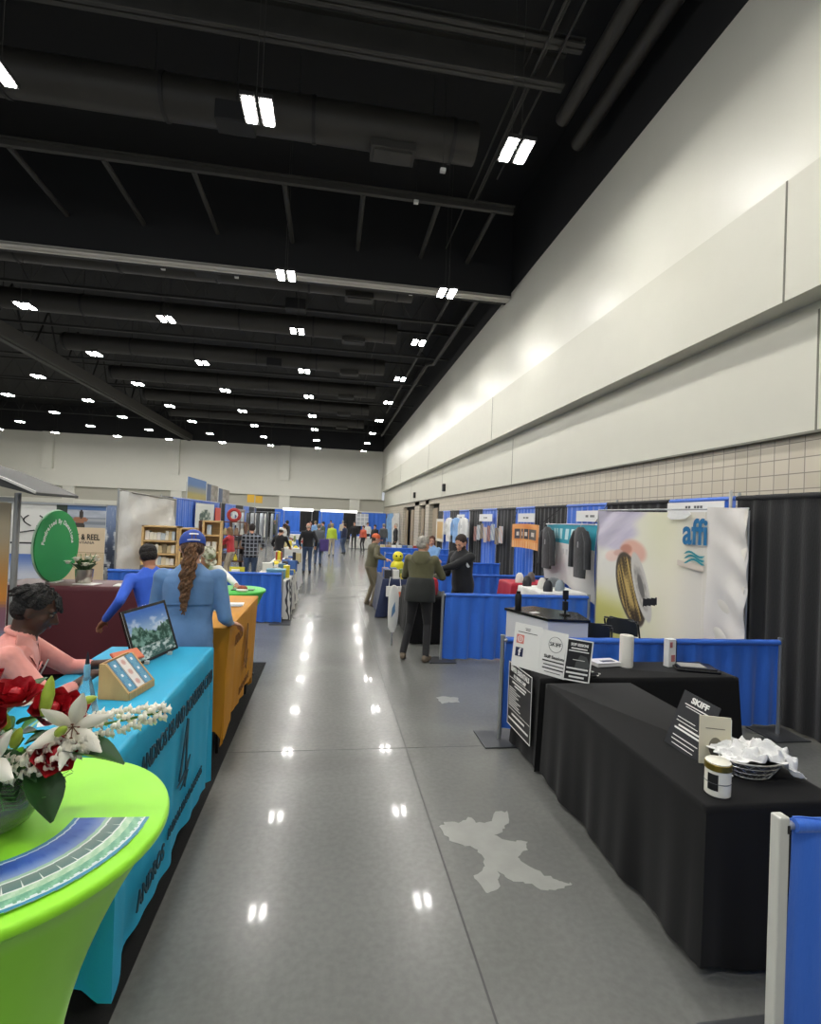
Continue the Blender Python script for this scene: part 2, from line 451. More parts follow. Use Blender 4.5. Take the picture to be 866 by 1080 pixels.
# bracing frame in front of the header
fr = thing('brace_frame', 'dark steel beam with short braces tied back to the black header', 'beam', (0, 13.45, 10.35))
MB().bb((-34, 13.40, 10.38), (4.55, 13.52, 10.5)).bb((-34, 13.3, 10.5), (4.55, 13.62, 10.53)).build('beam', gr, fr, smooth=False, world=True)
for x in (-13.6, -11.7, -9.8, -7.85, -5.78, -3.7, -1.5, .5, 2.5, 4.03):
    MB().tube([(x, 13.5, 10.42), (x, 15.6, 10.40), (x, 16.3, 10.39)], .07, 8).build('brace', gr, fr, world=True)
# round supply ducts across the hall
def duct(y, x0, x1, z, r, label):
    t = thing('air_duct', label, 'duct', ((x0 + x1) / 2, y, z))
    MB().tube([(x0, y, z), (x1, y, z)], r, 20).build('duct_body', gr3, t, world=True)
    x = x1 - .6
    while x > x0: MB().tube([(x, y, z), (x + .08, y, z)], r + .025, 20).build('seam_band', gr2, t, world=True); x -= 3.1
    for gx in (x1 - 1.9,):
        MB().bb((gx - .5, y - .28, z - r - .12), (gx + .5, y + .28, z - r + .06)).bb((gx - .42, y - .2, z - r - .16), (gx + .42, y + .2, z - r - .1)).build('air_grille', gr, t, smooth=False, world=True, bevel=.01)
    x = x1 - 1
    while x > x0: MB().tube([(x, y, z + r - .02), (x, y, DECK)], .012, 5).build('hanger', gr2, t, world=True); x -= 3
duct(11.65, -30, 2.95, 10.75, .43, 'fat round dark duct nearest the camera, crossing the ceiling above the two big lights')
for k, y in enumerate((18.6, 23.2, 28.5, 34.2, 40, 46)):
    duct(y, -13.6, 2.6, 10.3, .42, 'long round dark duct across the ceiling beyond the header, %s from the header' % ('nearest', 'second', 'third', 'fourth', 'fifth', 'farthest')[k])
# flanged I-beams across, near the camera
def joist(y, z, x0, x1, label, h=.35):
    mb = MB().bb((x0, y - .012, z), (x1, y + .012, z + h)); mb.bb((x0, y - .11, z), (x1, y + .11, z + .03)); mb.bb((x0, y - .11, z + h - .03), (x1, y + .11, z + h))
    return tag(mb.build('ceiling_beam', gr, smooth=False), label, 'beam')
joist(9.45, 10.45, -30, 4.1, 'wide dark steel beam crossing the ceiling nearest the camera', .6)
joist(8.75, 10.6, -30, 4.15, 'slim channel rail crossing the ceiling just before the nearest wide beam', .12)
for k, y in enumerate((20.7, 25.3, 30.6, 36.4, 42.6, 49)):
    mb = MB()
    for zz in (10.0, 11.2): mb.bb((-34, y - .06, zz), (5.5, y + .06, zz + .09))
    zz = [(-33.5 + .7 * q, y, 10.05 + 1.2 * (q % 2)) for q in range(55)]
    mb.tube(zz, .025, 4)
    tag(mb.build('roof_truss', gr2, smooth=False), 'dark open-web roof truss beyond the header, row %s counted from the header' % ('one', 'two', 'three', 'four', 'five', 'six')[k], 'truss')
# pipes running down the hall near the right wall
def pipe(pts, r, label, m=None):
    return tag(MB().tube(pts, r, 14).build('ceiling_pipe', m or gr3), label, 'pipe')
pipe([(4.5, -6, 10.6), (4.5, 10.35, 10.6)], .15, 'thick dark pipe at the top right of the ceiling, left of the pair')
pipe([(5.15, -6, 10.6), (5.15, 10.95, 10.6)], .16, 'thick dark pipe at the top right of the ceiling, closest to the cream wall')
pipe([(4.0, 17, 10.2), (4.0, 40, 10.2)], .06, 'thin grey conduit beyond the header above the right light row')
pipe([(4.9, 17, 10.0), (4.9, 26, 10.0), (4.6, 26.3, 10.0), (4.6, 50, 10)], .09, 'grey pipe with a jog beyond the header beside the right wall')
for k, (x, z, y0, y1) in enumerate(((3.42, 10.5, 4, 13.4), (3.52, 10.62, 4, 13.4), (3.75, 10.55, 5, 12.4), (3.3, 10.7, 4, 16.2), (-1.0, 11.4, -4, 9), (1.9, 10.9, 17, 45))):
    pipe([(x, y0, z), (x, y1, z)], .022, 'thin dark conduit running down the hall, ' + ('just right of the right near light', 'beside the right near light, doubled', 'farther right of the right near light', 'left of the right near light', 'high above the left near light', 'beyond the header over the aisle')[k], gr)
for k, (x, y) in enumerate(((-1.6, 20.0), (-4.3, 17.8), (-3.2, 27.9), (-2.2, 10.8))):
    t = thing('ceiling_speaker', 'black box loudspeaker hung among the ceiling ducts, ' + ('over the aisle just past the header', 'left of the aisle just past the header', 'farthest down the hall', 'nearest, beside the big left light')[k], 'speaker', (x, y, 9.9))
    MB().box((0, 0, 0), (.75, .45, .4)).build('speaker_box', black_p, t, smooth=False, bevel=.03)
    MB().tube([(0, 0, .2), (0, 0, 2.3)], .015, 6).build('hanger', gr2, t)
for k, (x, y, z) in enumerate(((2.1, 11.0, 9.6), (1.85, 13.2, 10.2), (-3.3, 17.4, 9.6), (-5.6, 17.6, 9.7), (2.4, 17.5, 9.7))):
    o = MB().box((0, 0, 0), (.12, .1, .08)).build('sensor', mat('white_plastic', 'd8d8d4', .4), smooth=False, bevel=.01); o.location = (x, y, z)
    tag(o, 'tiny white sensor box up in the dark ceiling, ' + ('left of the right near light', 'on the brace beam', 'just past the header', 'past the header, farther left', 'past the header, at right')[k], 'sensor')
    MB().tube([(0, 0, .03), (0, 0, DECK - z)], .006, 5).build('hanger', gr2, o)

# ---------------------------------------------------------------- the hall's lamps
LENS = mat('lamp_lens', 'fffcf6', .4, emit=105)
lamp = thing('ceiling_light', 'x', 'ceiling light', (0, 0, 8.45))
for sx in (-1, 1):
    MB().box((sx * .14, 0, .045), (.23, .62, .07)).build('housing', gr2, lamp, smooth=False, bevel=.01)
    MB().box((sx * .14, 0, 0), (.15, .52, .02)).build('lens', LENS, lamp, smooth=False)
MB().box((0, 0, .13), (.3, .2, .1)).build('driver_box', gr2, lamp, smooth=False, bevel=.01)
for sy in (-1, 1): MB().tube([(0, sy * .25, .08), (0, sy * .25, DECK - 8.45)], .006, 5).build('hanging_cable', gr, lamp)
COLS = (2.92, -1.41, -5.76, -10.1, -14.8, -19.2, -24.3, -28.8)
ROWS = ((-1.5, 8.45), (3.6, 8.45), (8.6, 8.45), (14.0, 8.28), (18.66, 8.45), (23.72, 8.45), (28.74, 8.45), (34.2, 8.45), (39.5, 8.45), (45.0, 8.45), (50.3, 8.45))
cn = ('first', 'second', 'third', 'fourth', 'fifth', 'sixth', 'seventh', 'eighth')
rn = ('behind the camera', 'overhead', 'nearest row in view', 'row just in front of the header', 'first row past the header', 'second row past the header', 'third row past the header', 'fourth row past the header', 'fifth row past the header', 'sixth row past the header', 'last row by the far wall')
first = True
for ri, (y, z) in enumerate(ROWS):
    for ci, x in enumerate(COLS):
        if ri < 2 and ci > 3: continue
        if ri == 2 and ci > 4: continue
        if ri == 3 and ci in (2, 3, 4, 5, 6, 7): continue
        if ri < 9 and ri > 3 and ci > 3 + (ri - 3): continue
        if ri == 10 and False: continue
        o = lamp if first else copy_tree(lamp); first = False
        o.location = (-5.30 if (ri, ci) == (2, 2) else x, y, z)
        tag(o, 'twin-panel ceiling light, %s from the right wall, %s' % (cn[ci], rn[ri]), 'ceiling light', 'twin-panel ceiling lights')
# ================================================================ shared pieces
steel = mat('satin_steel', 'b9bbbc', .38, .9); white_pl = mat('white_post_plastic', 'c9c9c2', .45); blackm = mat('black_metal', '121214', .4, .3)
BLUE = mat('royal_blue_drape', '2c6ad2', .42, noise=.10, nscale=3, bump=.15, bscale=60, sheen=.3, stretch=(1, 1, .25))
BLK = mat('black_drape', '0e0f12', .8, noise=.15, nscale=4, bump=.2, bscale=80, sheen=.15, stretch=(1, 1, .3))
TBLK = mat('black_tablecloth', '09090b', .85, noise=.12, nscale=3, bump=.1, bscale=300, sheen=.08, spec=.25)
WHT = mat('white_card', 'e6e6e2', .5); BKT = mat('black_print', '101012', .5); WPR = mat('white_print', 'eeeeea', .5)

def rail(x0, y0, x1, y1, label, z=.95, post=(1, 1), zb=.1, seed=1, m=None, group=None, amp=.024, base=True, wl=.20):
    """a low pipe-and-drape divider: posts on base plates, a bar and the cloth hung over it"""
    t = thing('drape_railing', label, 'railing', (x0, y0, 0), group=group)
    for (x, y), on in (((x0, y0), post[0]), ((x1, y1), post[1])):
        if not on: continue
        MB().tube([(x, y, .012), (x, y, z)], .019, 14).tube([(x, y, z), (x, y, z + .02)], .022, 14).build('post', steel, t, world=True)
        if base: MB().box((x, y, .008), (.38, .38, .012)).build('base_plate', mat('grey_base_plate', '55575a', .5, .6), t, smooth=False, world=True)
    MB().tube([(x0, y0, z - .03), (x1, y1, z - .03)], .017, 10).build('crossbar', steel, t, world=True)
    D = Vector((x1 - x0, y1 - y0)).normalized()
    drape(MB(), (x0 + D.x * .03, y0 + D.y * .03), (x1, y1), z, zb, amp, wl, seed).build('drape', m or BLUE, t, world=True, angle=80)
    return t

# ================================================================ RIGHT SIDE
# nearest railing, bottom right corner of the photograph
t = thing('drape_railing', 'blue drape railing with white post closest to the camera, bottom right', 'railing', (1.736, 1.75, 0))
MB().box((1.736, 1.752, .47), (.045, .045, .94)).build('post', white_pl, t, smooth=False, bevel=.006, world=True)
MB().box((1.752, 1.729, .895), (.010, .004, .03)).build('slot', BKT, t, smooth=False, world=True)
MB().box((1.736, 1.75, .006), (.36, .36, .012)).build('base_plate', mat('grey_base_plate', '55575a', .5, .6), t, smooth=False, world=True)
MB().tube([(1.75, 1.75, .90), (4.6, 1.6, .90)], .016, 10).build('crossbar', steel, t, world=True)
drape(MB(), (1.775, 1.74), (4.6, 1.6), .935, .06, .028, .22, 5).build('drape', BLUE, t, world=True, angle=80)

rail(1.635, 4.67, 4.52, 4.62, 'blue drape railing with steel post behind the black-clothed tables', .95, (1, 1), .1, 2)
rail(1.66, 7.38, 3.9, 7.36, 'blue drape railing beside the man in the olive jacket', .97, (1, 1), .02, 3, amp=.03)

# two black tables
def cloth_table(name, label, x0, x1, y0, y1, zt, m, zb=.03, seed=1, legs=True, **k):
    t = thing(name, label, 'table', ((x0 + x1) / 2, (y0 + y1) / 2, 0))
    table_cloth(MB(), x0, x1, y0, y1, zt, zb, seed, **k).build('tablecloth', m, t, world=True, angle=60)
    MB().bb((x0 + .012, y0 + .012, zt - .035), (x1 - .012, y1 - .012, zt - .004)).build('tabletop', mat('folding_table_top', '8c8579', .5), t, smooth=False, world=True)
    for x in (x0 + .08, x1 - .08):
        for y in (y0 + .12, y1 - .12):
            MB().tube([(x, y, 0), (x, y, zt - .03)], .014, 8).build('leg', blackm, t, world=True)
    return t
cloth_table('folding_table', 'black-clothed table nearest the camera on the right, long side along the aisle', 1.74, 2.46, 2.14, 3.91, .76, TBLK, .03, 1, flare=.012, wave=.014, dips=.03)
cloth_table('folding_table', 'black-clothed table farther back, short end toward the aisle, in front of the blue railing', 1.74, 3.54, 4.03, 4.52, .76, TBLK, .03, 2, flare=.015, wave=.008)

# poster hung on the end of the back table
def lines(parent, O, U, V, w, h, rows, m, seed=1, lead=.85):
    """rows: list of (y_fraction, height, indent, length) -> blurred small print as thin bars"""
    mb = MB()
    for (yf, hh, ind, ln) in rows:
        mb.plate(Vector(O) + Vector(U) * 0 + Vector(V) * 0, U, V, [(w * ind, h * yf), (w * (ind + ln), h * yf), (w * (ind + ln), h * yf + hh), (w * ind, h * yf + hh)], .0016)
    return mb.build('small_print', m, parent, smooth=False, world=True)
def frame_plate(parent, O, U, V, w, h, m, e=.006, t=.003, name='border'):
    mb = MB()
    for poly in ([(0, 0), (w, 0), (w, e), (0, e)], [(0, h - e), (w, h - e), (w, h), (0, h)], [(0, 0), (e, 0), (e, h), (0, h)], [(w - e, 0), (w, 0), (w, h), (w - e, h)]):
        mb.plate(O, U, V, poly, t)
    return mb.build(name, m, parent, smooth=False, world=True)
t = thing('hanging_poster', 'black poster with white print hung on the aisle end of the back black table', 'poster', (1.69, 4.32, .2))
O = Vector((1.685, 4.60, .19)); U = Vector((.02, -1, 0)).normalized(); V = Vector((.0, 0, 1))
MB().plate(O, U, V, [(0, 0), (.52, 0), (.52, .56), (0, .56)], .005).build('poster_sheet', mat('poster_black', '141416', .45), t, smooth=False, world=True)
frame_plate(t, O + Vector((-.004, 0, 0)), U, V, .52, .56, WPR, .006)
F = O + Vector((-.0035, 0, 0))
text(t, 'RIVER ESSENTIALS', .062, F + U * .26 + V * .51, U, V, WPR, xs=.82, bold=.0015)
text(t, 'FLY FISHING CAMP', .040, F + U * .26 + V * .455, U, V, WPR, xs=.8, bold=.001)
lines(t, F, U, V, .52, .56, [(.76, .004, .04, .92), (.70, .014, .18, .6), (.655, .012, .28, .45), (.60, .006, .05, .3), (.565, .006, .05, .48), (.53, .006, .05, .35), (.495, .006, .05, .42), (.46, .006, .05, .3), (.425, .006, .05, .5), (.39, .006, .05, .38), (.355, .006, .05, .45), (.32, .006, .05, .52), (.27, .004, .04, .92), (.19, .016, .2, .55), (.10, .016, .06, .85)], WPR)

# three-panel sign standing on the table corner
t = thing('table_sign', 'white folding sign with social media icons on the back black table corner', 'sign', (1.8, 4.1, .76))
O = Vector((1.615, 4.37, .775)); U = Vector((.42, -.60, .0)).normalized(); V = Vector((.10, .06, 1)).normalized(); U = (U - V * U.dot(V)).normalized()
NW = U.cross(V)
MB().plate(O, U, V, [(0, 0), (.27, 0), (.27, .37), (0, .37)], .006).plate(O + U * .272, U, V, [(0, 0), (.24, 0), (.24, .36), (0, .36)], .006).build('panel', WHT, t, smooth=False, world=True)
F = O + NW * .004
MB().plate(F + U * .03 + V * .20, U, V, [(.0, 0), (.075, 0), (.075, .075), (0, .075)], .003).build('camera_icon', mat('coral_icon', 'd98a80', .4), t, smooth=False, world=True)
mb = MB()
for r_ in (.024,): mb.tube([F + U * (.0675 + r_ * math.cos(q * PI / 10)) + V * (.2375 + r_ * math.sin(q * PI / 10)) + NW * .002 for q in range(20)], .003, 6, closed=True)
mb.tube([F + U * (.0675 + .010 * math.cos(q * PI / 6)) + V * (.2375 + .010 * math.sin(q * PI / 6)) + NW * .002 for q in range(12)], .0025, 6, closed=True)
mb.build('icon_ring', WPR, t, world=True)
MB().plate(F + U * .03 + V * .09, U, V, [(.0, 0), (.075, 0), (.075, .075), (0, .075)], .003).build('letter_icon', mat('navy_icon', '2a3150', .4), t, smooth=False, world=True)
text(t, 'f', .09, F + U * .072 + V * .125 + NW * .002, U, V, WPR, bold=.002)
lines(t, F, U, V, .27, .37, [(.90, .004, .4, .2), (.86, .006, .42, .16), (.80, .005, .15, .7)], BKT)
F2 = F + U * .272
mb = MB(); mb.tube([F2 + U * (.135 + .062 * math.cos(q * PI / 16)) + V * (.255 + .062 * math.sin(q * PI / 16)) for q in range(32)], .0018, 6, closed=True); mb.build('round_logo', mat('grey_ink', '55575a', .5), t, world=True)
text(t, 'SKIFF', .046, F2 + U * .135 + V * .255, U, V, BKT, xs=1.0)
text(t, 'Skiff Sessions', .036, F2 + U * .135 + V * .15, U, V, BKT, bold=.0006)
lines(t, F2, U, V, .27, .37, [(.30, .010, .1, .8), (.22, .008, .15, .7), (.14, .010, .12, .76), (.07, .005, .2, .55)], BKT)
MB().bb((1.9, 4.05, .762), (1.93, 4.3, .78)).build('foot', blackm, t, smooth=False, world=True)
t = thing('table_sign', 'small black sign with a white border leaning beside the white folding sign', 'sign', (2.0, 3.95, .76))
O = Vector((1.945, 3.945, .775)); U = Vector((.215, -.06, 0)).normalized(); V = Vector((.14, .10, 1)).normalized(); U = (U - V * U.dot(V)).normalized(); NW = U.cross(V)
O = Vector((1.89, 3.95, .778)); U = Vector((.23, -.06, 0)).normalized(); U = (U - V * U.dot(V)).normalized(); NW = U.cross(V)
MB().plate(O, U, V, [(0, 0), (.21, 0), (.21, .33), (0, .33)], .006).build('sign_board', mat('poster_black', '141416', .45), t, smooth=False, world=True)
F = O + NW * .004; frame_plate(t, F, U, V, .21, .33, WPR, .010)
text(t, 'SKIFF SESSIONS', .03, F + U * .105 + V * .285, U, V, WPR, xs=.68, bold=.001)
lines(t, F, U, V, .21, .33, [(.76, .010, .2, .6), (.70, .008, .12, .75), (.50, .004, .3, .45), (.28, .012, .1, .8), (.17, .014, .1, .8), (.08, .014, .22, .56)], WPR)
tag(MB().plate(O + U * .08 + V * .09, U, V, [(0, 0), (.09, -.01), (.12, .05), (.09, .11), (.04, .12), (.01, .06)], .007).build('map_shape', mat('grey_map', '4a4d4c', .5), t, smooth=False, world=True), 'dark grey patch printed on the sign')
MB().tube([O + U * .2 + V * .03 - NW * .01, O + U * .2 + V * .03 - NW * .12 + Vector((0, 0, -.03))], .006, 8).build('foot', blackm, t, world=True)

# things on the back table
def towel(x, y, z, h, r, label, flat=False):
    t = thing('paper_roll', label, 'paper roll', (x, y, z))
    MB().lathe([(.001, 0), (r, .0), (r, .004), (r, h - .004), (r * .98, h), (.022, h), (.02, h - .03), (.001, h - .03)], n=24).build('roll', mat('paper_white', 'dedcd2', .8, bump=.2, bscale=200), t)
    MB().box((r * .75, -r * .55, h / 2), (.03, .004, h * .96), rz=.6).build('loose_sheet', mat('paper_white', 'dedcd2', .8), t, smooth=False)
    return t
towel(2.69, 4.36, .762, .28, .058, 'white paper roll standing left on the back black table')
t = thing('leaflet_stack', 'narrow white printed card box standing right of the paper roll', 'box', (3.12, 4.36, .762))
MB().box((0, 0, .125), (.085, .06, .25), rz=.2).build('card_box', WHT, t, smooth=False, bevel=.003)
MB().box((-.01, -.033, .2), (.03, .004, .05), rz=.2).box((.01, -.036, .08), (.04, .004, .06), rz=.2).build('red_mark', mat('faded_red', 'b06a6a', .5), t, smooth=False)
MB().box((.046, 0, .125), (.004, .05, .22), rz=.2).build('dark_side', BKT, t, smooth=False)
t = thing('book', 'white thick book lying flat with a dark cover edge, left of the paper roll', 'book', (2.5, 4.4, .762), .15)
MB().box((0, 0, .02), (.24, .15, .032)).build('pages', WHT, t, smooth=False, bevel=.002)
MB().box((0, 0, .038), (.25, .16, .004)).build('cover', mat('cover_white', 'dcdce2', .4), t, smooth=False)
MB().box((.02, -.02, .041), (.13, .05, .002)).build('cover_print', mat('ink_navy', '2a3350', .5), t, smooth=False)
t = thing('hand_tool', 'small brown and dark object lying between the signs and the white book', 'tool', (2.33, 4.4, .762), .5)
MB().capsule((-.04, 0, .025), (.04, 0, .022), .02, .014).build('handle', mat('tan_leather', '9a7558', .6), t)
MB().capsule((.04, 0, .022), (.1, .01, .016), .016, .01).build('tip', BKT, t)
for k, (dx_, dy_) in enumerate(((0, 0), (.03, -.07), (-.01, -.13))):
    t = thing('pen', 'dark marker pen lying behind the small black sign, %s one' % ('back', 'middle', 'front')[k], 'pen', (2.2 + dx_, 4.17 + dy_, .772), -.1 + .15 * k)
    MB().tube([(-.06, 0, 0), (.05, 0, 0)], .009, 10).build('barrel', BKT, t); MB().tube([(.05, 0, 0), (.075, 0, 0)], [.009, .004], 10).build('cap', white_pl, t)
t = thing('black_tray', 'flat black case with papers in it lying at the right of the back table', 'tray', (3.3, 4.27, .762), -.35)
MB().box((0, 0, .012), (.36, .27, .022)).build('tray_base', mat('gloss_black', '0c0c0d', .25), t, smooth=False, bevel=.008)
MB().box((0, .01, .027), (.32, .22, .008)).build('tray_lid', mat('gloss_black', '0c0c0d', .25), t, smooth=False, bevel=.003)
MB().box((-.03, 0, .033), (.22, .14, .003), rz=.1).build('paper', mat('paper_grey', 'a9a9a4', .6), t, smooth=False)

# things on the near table
t = thing('table_sign', 'dark easel sign with white print standing on the near black table', 'sign', (2.05, 2.65, .76))
O = Vector((1.98, 2.79, .775)); U = Vector((.05, -.24, 0)).normalized(); V = Vector((.16, -.02, .42)).normalized(); U = (U - V * U.dot(V)).normalized(); NW = U.cross(V)
MB().plate(O, U, V, [(0, 0), (.24, 0), (.24, .32), (0, .32)], .006).build('sign_board', mat('poster_charcoal', '24262a', .4), t, smooth=False, world=True)
F = O + NW * .004
text(t, 'SKIFF', .045, F + U * .125 + V * .285, U, V, WPR, xs=1.1, bold=.0015)
lines(t, F, U, V, .24, .32, [(.78, .006, .15, .7), (.74, .004, .2, .6), (.52, .004, .1, .5), (.46, .004, .1, .6), (.38, .010, .2, .6), (.32, .010, .12, .76), (.2, .005, .15, .7), (.13, .005, .15, .65), (.06, .004, .2, .6)], WPR)
MB().plate(O + U * .20 - NW * .02, NW, V, [(0, 0), (.004, 0), (.004, .3), (-.10, 0)], .004).build('easel_leg', WHT, t, smooth=False, world=True)
t = thing('book', 'cream booklet with a grey round emblem standing beside the dark easel sign', 'book', (2.09, 2.5, .76))
O = Vector((2.005, 2.535, .765)); U = Vector((.155, -.05, 0)).normalized(); V = Vector((.03, .05, 1)).normalized(); U = (U - V * U.dot(V)).normalized(); NW = U.cross(V)
MB().plate(O, U, V, [(0, 0), (.155, 0), (.155, .25), (0, .25)], .008).build('cover', mat('cream_cover', 'd6cfb6', .5), t, smooth=False, world=True)
MB().plate(O + NW * .005, U, V, [(.08 + .034 * math.cos(q * PI / 12), .09 + .052 * math.sin(q * PI / 12)) for q in range(24)], .002).build('emblem', mat('taupe_ink', '7d7768', .6), t, smooth=False, world=True)
MB().plate(O + NW * .0055, U, V, [(.03, .185), (.125, .185), (.125, .189), (.03, .189)], .002).build('small_print', mat('taupe_ink', '7d7768', .6), t, smooth=False, world=True)
MB().plate(O + U * .158, NW * -1, V, [(0, 0), (.10, 0), (.015, .24), (0, .24)], .004).build('easel_leg', WHT, t, smooth=False, world=True)
t = thing('candle_jar', 'white lidded jar with gold rim on the near corner of the black table', 'jar', (1.875, 2.24, .762))
MB().lathe([(.001, 0), (.052, 0), (.056, .004), (.056, .128), (.052, .132), (.001, .132)], n=32).build('jar_body', mat('white_glaze', 'e9e7da', .25), t)
MB().lathe([(.0555, .118), (.0585, .120), (.0585, .146), (.0555, .148), (.001, .148)], n=32).build('gold_rim', mat('brass', '8d7a34', .3, .8), t)
MB().lathe([(.050, .147), (.054, .148), (.055, .153), (.048, .158), (.001, .160)], n=32).build('lid', mat('white_glaze', 'e9e7da', .25), t)
MB().loft([[(.0575 * math.cos(a), .0575 * math.sin(a), z) for a in [R(185 + 8 * q) for q in range(7)]] + [(.0555 * math.cos(a), .0555 * math.sin(a), z) for a in [R(185 + 8 * q) for q in range(6, -1, -1)]] for z in (.03, .105)]).build('label_patch', BKT, t, smooth=False)
MB().tube([(.056, .0, .085), (.066, -.01, .085), (.068, -.012, .082)], .006, 8).build('clip', white_pl, t)
MB().ring((0, 0, .062), .0565, .0018, 32, 6).build('groove', mat('grey_ink', '55575a', .5), t)

t = thing('wire_basket', 'silver oval wire basket on the near black table', 'basket', (2.20, 2.40, .762))
sil = mat('silver_wire', 'b4b4b0', .3, .9)
for k in range(4):
    f = k / 3; MB().tube([((.10 + .07 * f) * math.cos(q * PI / 16), (.065 + .045 * f) * math.sin(q * PI / 16), .006 + .085 * f) for q in range(32)], .003 + .002 * (k == 3), 6, closed=True).build('hoop', sil, t)
for s_ in (1, -1):
    for k in range(16):
        a = k * PI / 8; pts = []
        for q in range(5):
            f = q / 4; aa = a + s_ * f * .8; pts.append(((.10 + .07 * f) * math.cos(aa), (.065 + .045 * f) * math.sin(aa), .006 + .085 * f))
        MB().tube(pts, .0022, 5).build('wire', sil, t)
MB().lathe([(.001, .004), (.098, .004), (.098, .008), (.001, .008)], n=24, sy=.66).build('basket_floor', sil, t)
MB().lathe([(.102, .01), (.165, .088), (.160, .088), (.097, .01)], n=32, sy=.65).build('liner', mat('grey_liner', '6b6862', .5, .3), t)
# crumpled white cloth lying over the basket
rc = random.Random(11); mb = MB(); n = 44; vs = []
for j in range(n + 1):
    for i in range(n + 1):
        u, v = i / n * 2 - 1, j / n * 2 - 1
        x = u * .19 + .02; y = v * .115 + .035
        e = max(abs(u), abs(v)); rr = math.hypot(u, v)
        z = .085 + .055 * math.cos(min(rr, 1.2) * 1.3) + .016 * math.sin(u * 9 + v * 5) + .013 * math.sin(v * 13 - u * 6 + 1) + .010 * math.sin(u * 21 + v * 17) - max(0, rr - .95) * .16
        z = max(z, .098 if (rr < .8 or u < .55) else .03)
        vs.append((x + .012 * math.sin(v * 11), y + .012 * math.sin(u * 12), z))
mb.add(vs, [(j * (n + 1) + i, j * (n + 1) + i + 1, (j + 1) * (n + 1) + i + 1, (j + 1) * (n + 1) + i) for j in range(n) for i in range(n)])
o = mb.build('cloth_napkin', mat('white_cotton', 'e8e8e6', .8, bump=.3, bscale=25)); o.location = (2.20, 2.40, .762); o.rotation_euler = (0, 0, -.15)
s_ = o.modifiers.new('thick', 'SOLIDIFY'); s_.thickness = .004
tag(o, 'crumpled white cloth heaped over the silver wire basket', 'cloth')
# cable on the floor behind the table
tag(MB().tube([(2.75, 3.0, .02), (3.0, 3.05, .015), (3.2, 3.0, .015), (3.27, 2.9, .015), (3.15, 2.84, .015), (2.9, 2.86, .015), (3.5, 2.6, .015)], .012, 8).build('power_cable', mat('black_rubber', '0b0b0b', .5)), 'black cable looping on the floor behind the near black table', 'cable')

# white counter with black top behind the railing
t = thing('display_counter', 'white-sided counter with a black angled top behind the blue railing', 'counter', (2.35, 5.5, 0))
poly = [(2.06, 5.80), (2.30, 5.18), (2.72, 5.12), (2.80, 5.55), (2.45, 5.95)]
MB().prism(poly, .0, 1.0).build('counter_body', mat('white_laminate', 'cfd0d2', .4), t, smooth=False, world=True, bevel=.01)
cx_, cy_ = 2.45, 5.5
MB().prism([(cx_ + (x - cx_) * 1.05, cy_ + (y - cy_) * 1.05) for x, y in poly], 1.0, 1.03).build('counter_top', mat('gloss_black', '0c0c0d', .25), t, smooth=False, world=True, bevel=.004)
t = thing('drink_flask', 'black bottle standing on the left of the white counter', 'bottle', (2.17, 5.72, 1.032))
MB().lathe([(.001, 0), (.036, 0), (.038, .005), (.038, .15), (.03, .175), (.001, .175)], n=20).build('bottle_body', mat('black_plastic', '101113', .45), t); MB().lathe([(.024, .175), (.024, .205), (.001, .205)], n=16).build('bottle_cap', blackm, t)
t = thing('display_post', 'tall black device post standing on the right of the white counter', 'stand', (2.58, 5.38, 1.032))
MB().box((0, 0, .006), (.09, .09, .012)).build('base_plate', blackm, t, smooth=False, bevel=.003); MB().tube([(0, 0, .01), (0, 0, .22)], .012, 10).build('post', blackm, t)
for k in range(2): MB().box((0, 0, .10 + k * .12), (.06, .03, .1)).build('device', mat('black_plastic', '101113', .45), t, smooth=False, bevel=.006)
tag(MB().box((2.28, 5.5, 1.034), (.1, .06, .004), rz=.4).build('name_card', WHT, smooth=False), 'small white card lying on the black counter top', 'card')

# folding chairs in the booth
def folding_chair(x, y, rz, label):
    t = thing('folding_chair', label, 'chair', (x, y, 0), rz)
    cm = mat('chair_steel', '3a3c3e', .4, .6); cs = mat('chair_vinyl', '23272c', .5)
    rows = []
    for j in range(5):
        z = .72 + .05 * j; wd = .19 - (.05 if j == 4 else .01 if j == 3 else 0)
        rows.append([(-wd + 2 * wd * i / 8, .2 + .02 * math.cos(i / 8 * PI * 2 - PI) + .03 * j / 4, z) for i in range(9)] + [(wd - 2 * wd * i / 8, .22 + .02 * math.cos(PI - i / 8 * PI * 2) + .03 * j / 4, z) for i in range(9)])
    MB().loft(rows).build('backrest', cs, t)
    MB().box((0, 0, .44), (.38, .38, .04)).build('seat', cs, t, bevel=.015)
    for s in (-1, 1):
        MB().tube([(s * .205, -.22, 0), (s * .205, .1, .5), (s * .205, .23, .88)], .011, 8).build('frame_tube', cm, t)
        MB().tube([(s * .185, .25, 0), (s * .185, -.12, .44)], .011, 8).build('leg', cm, t)
    MB().tube([(-.205, .235, .90), (.205, .235, .90)], .011, 8).build('top_rail', cm, t)
    return t
folding_chair(3.12, 5.75, 2.6, 'dark folding chair left in front of the large fabric banner')
folding_chair(3.72, 6.0, 2.2, 'dark folding chair right in front of the large fabric banner')

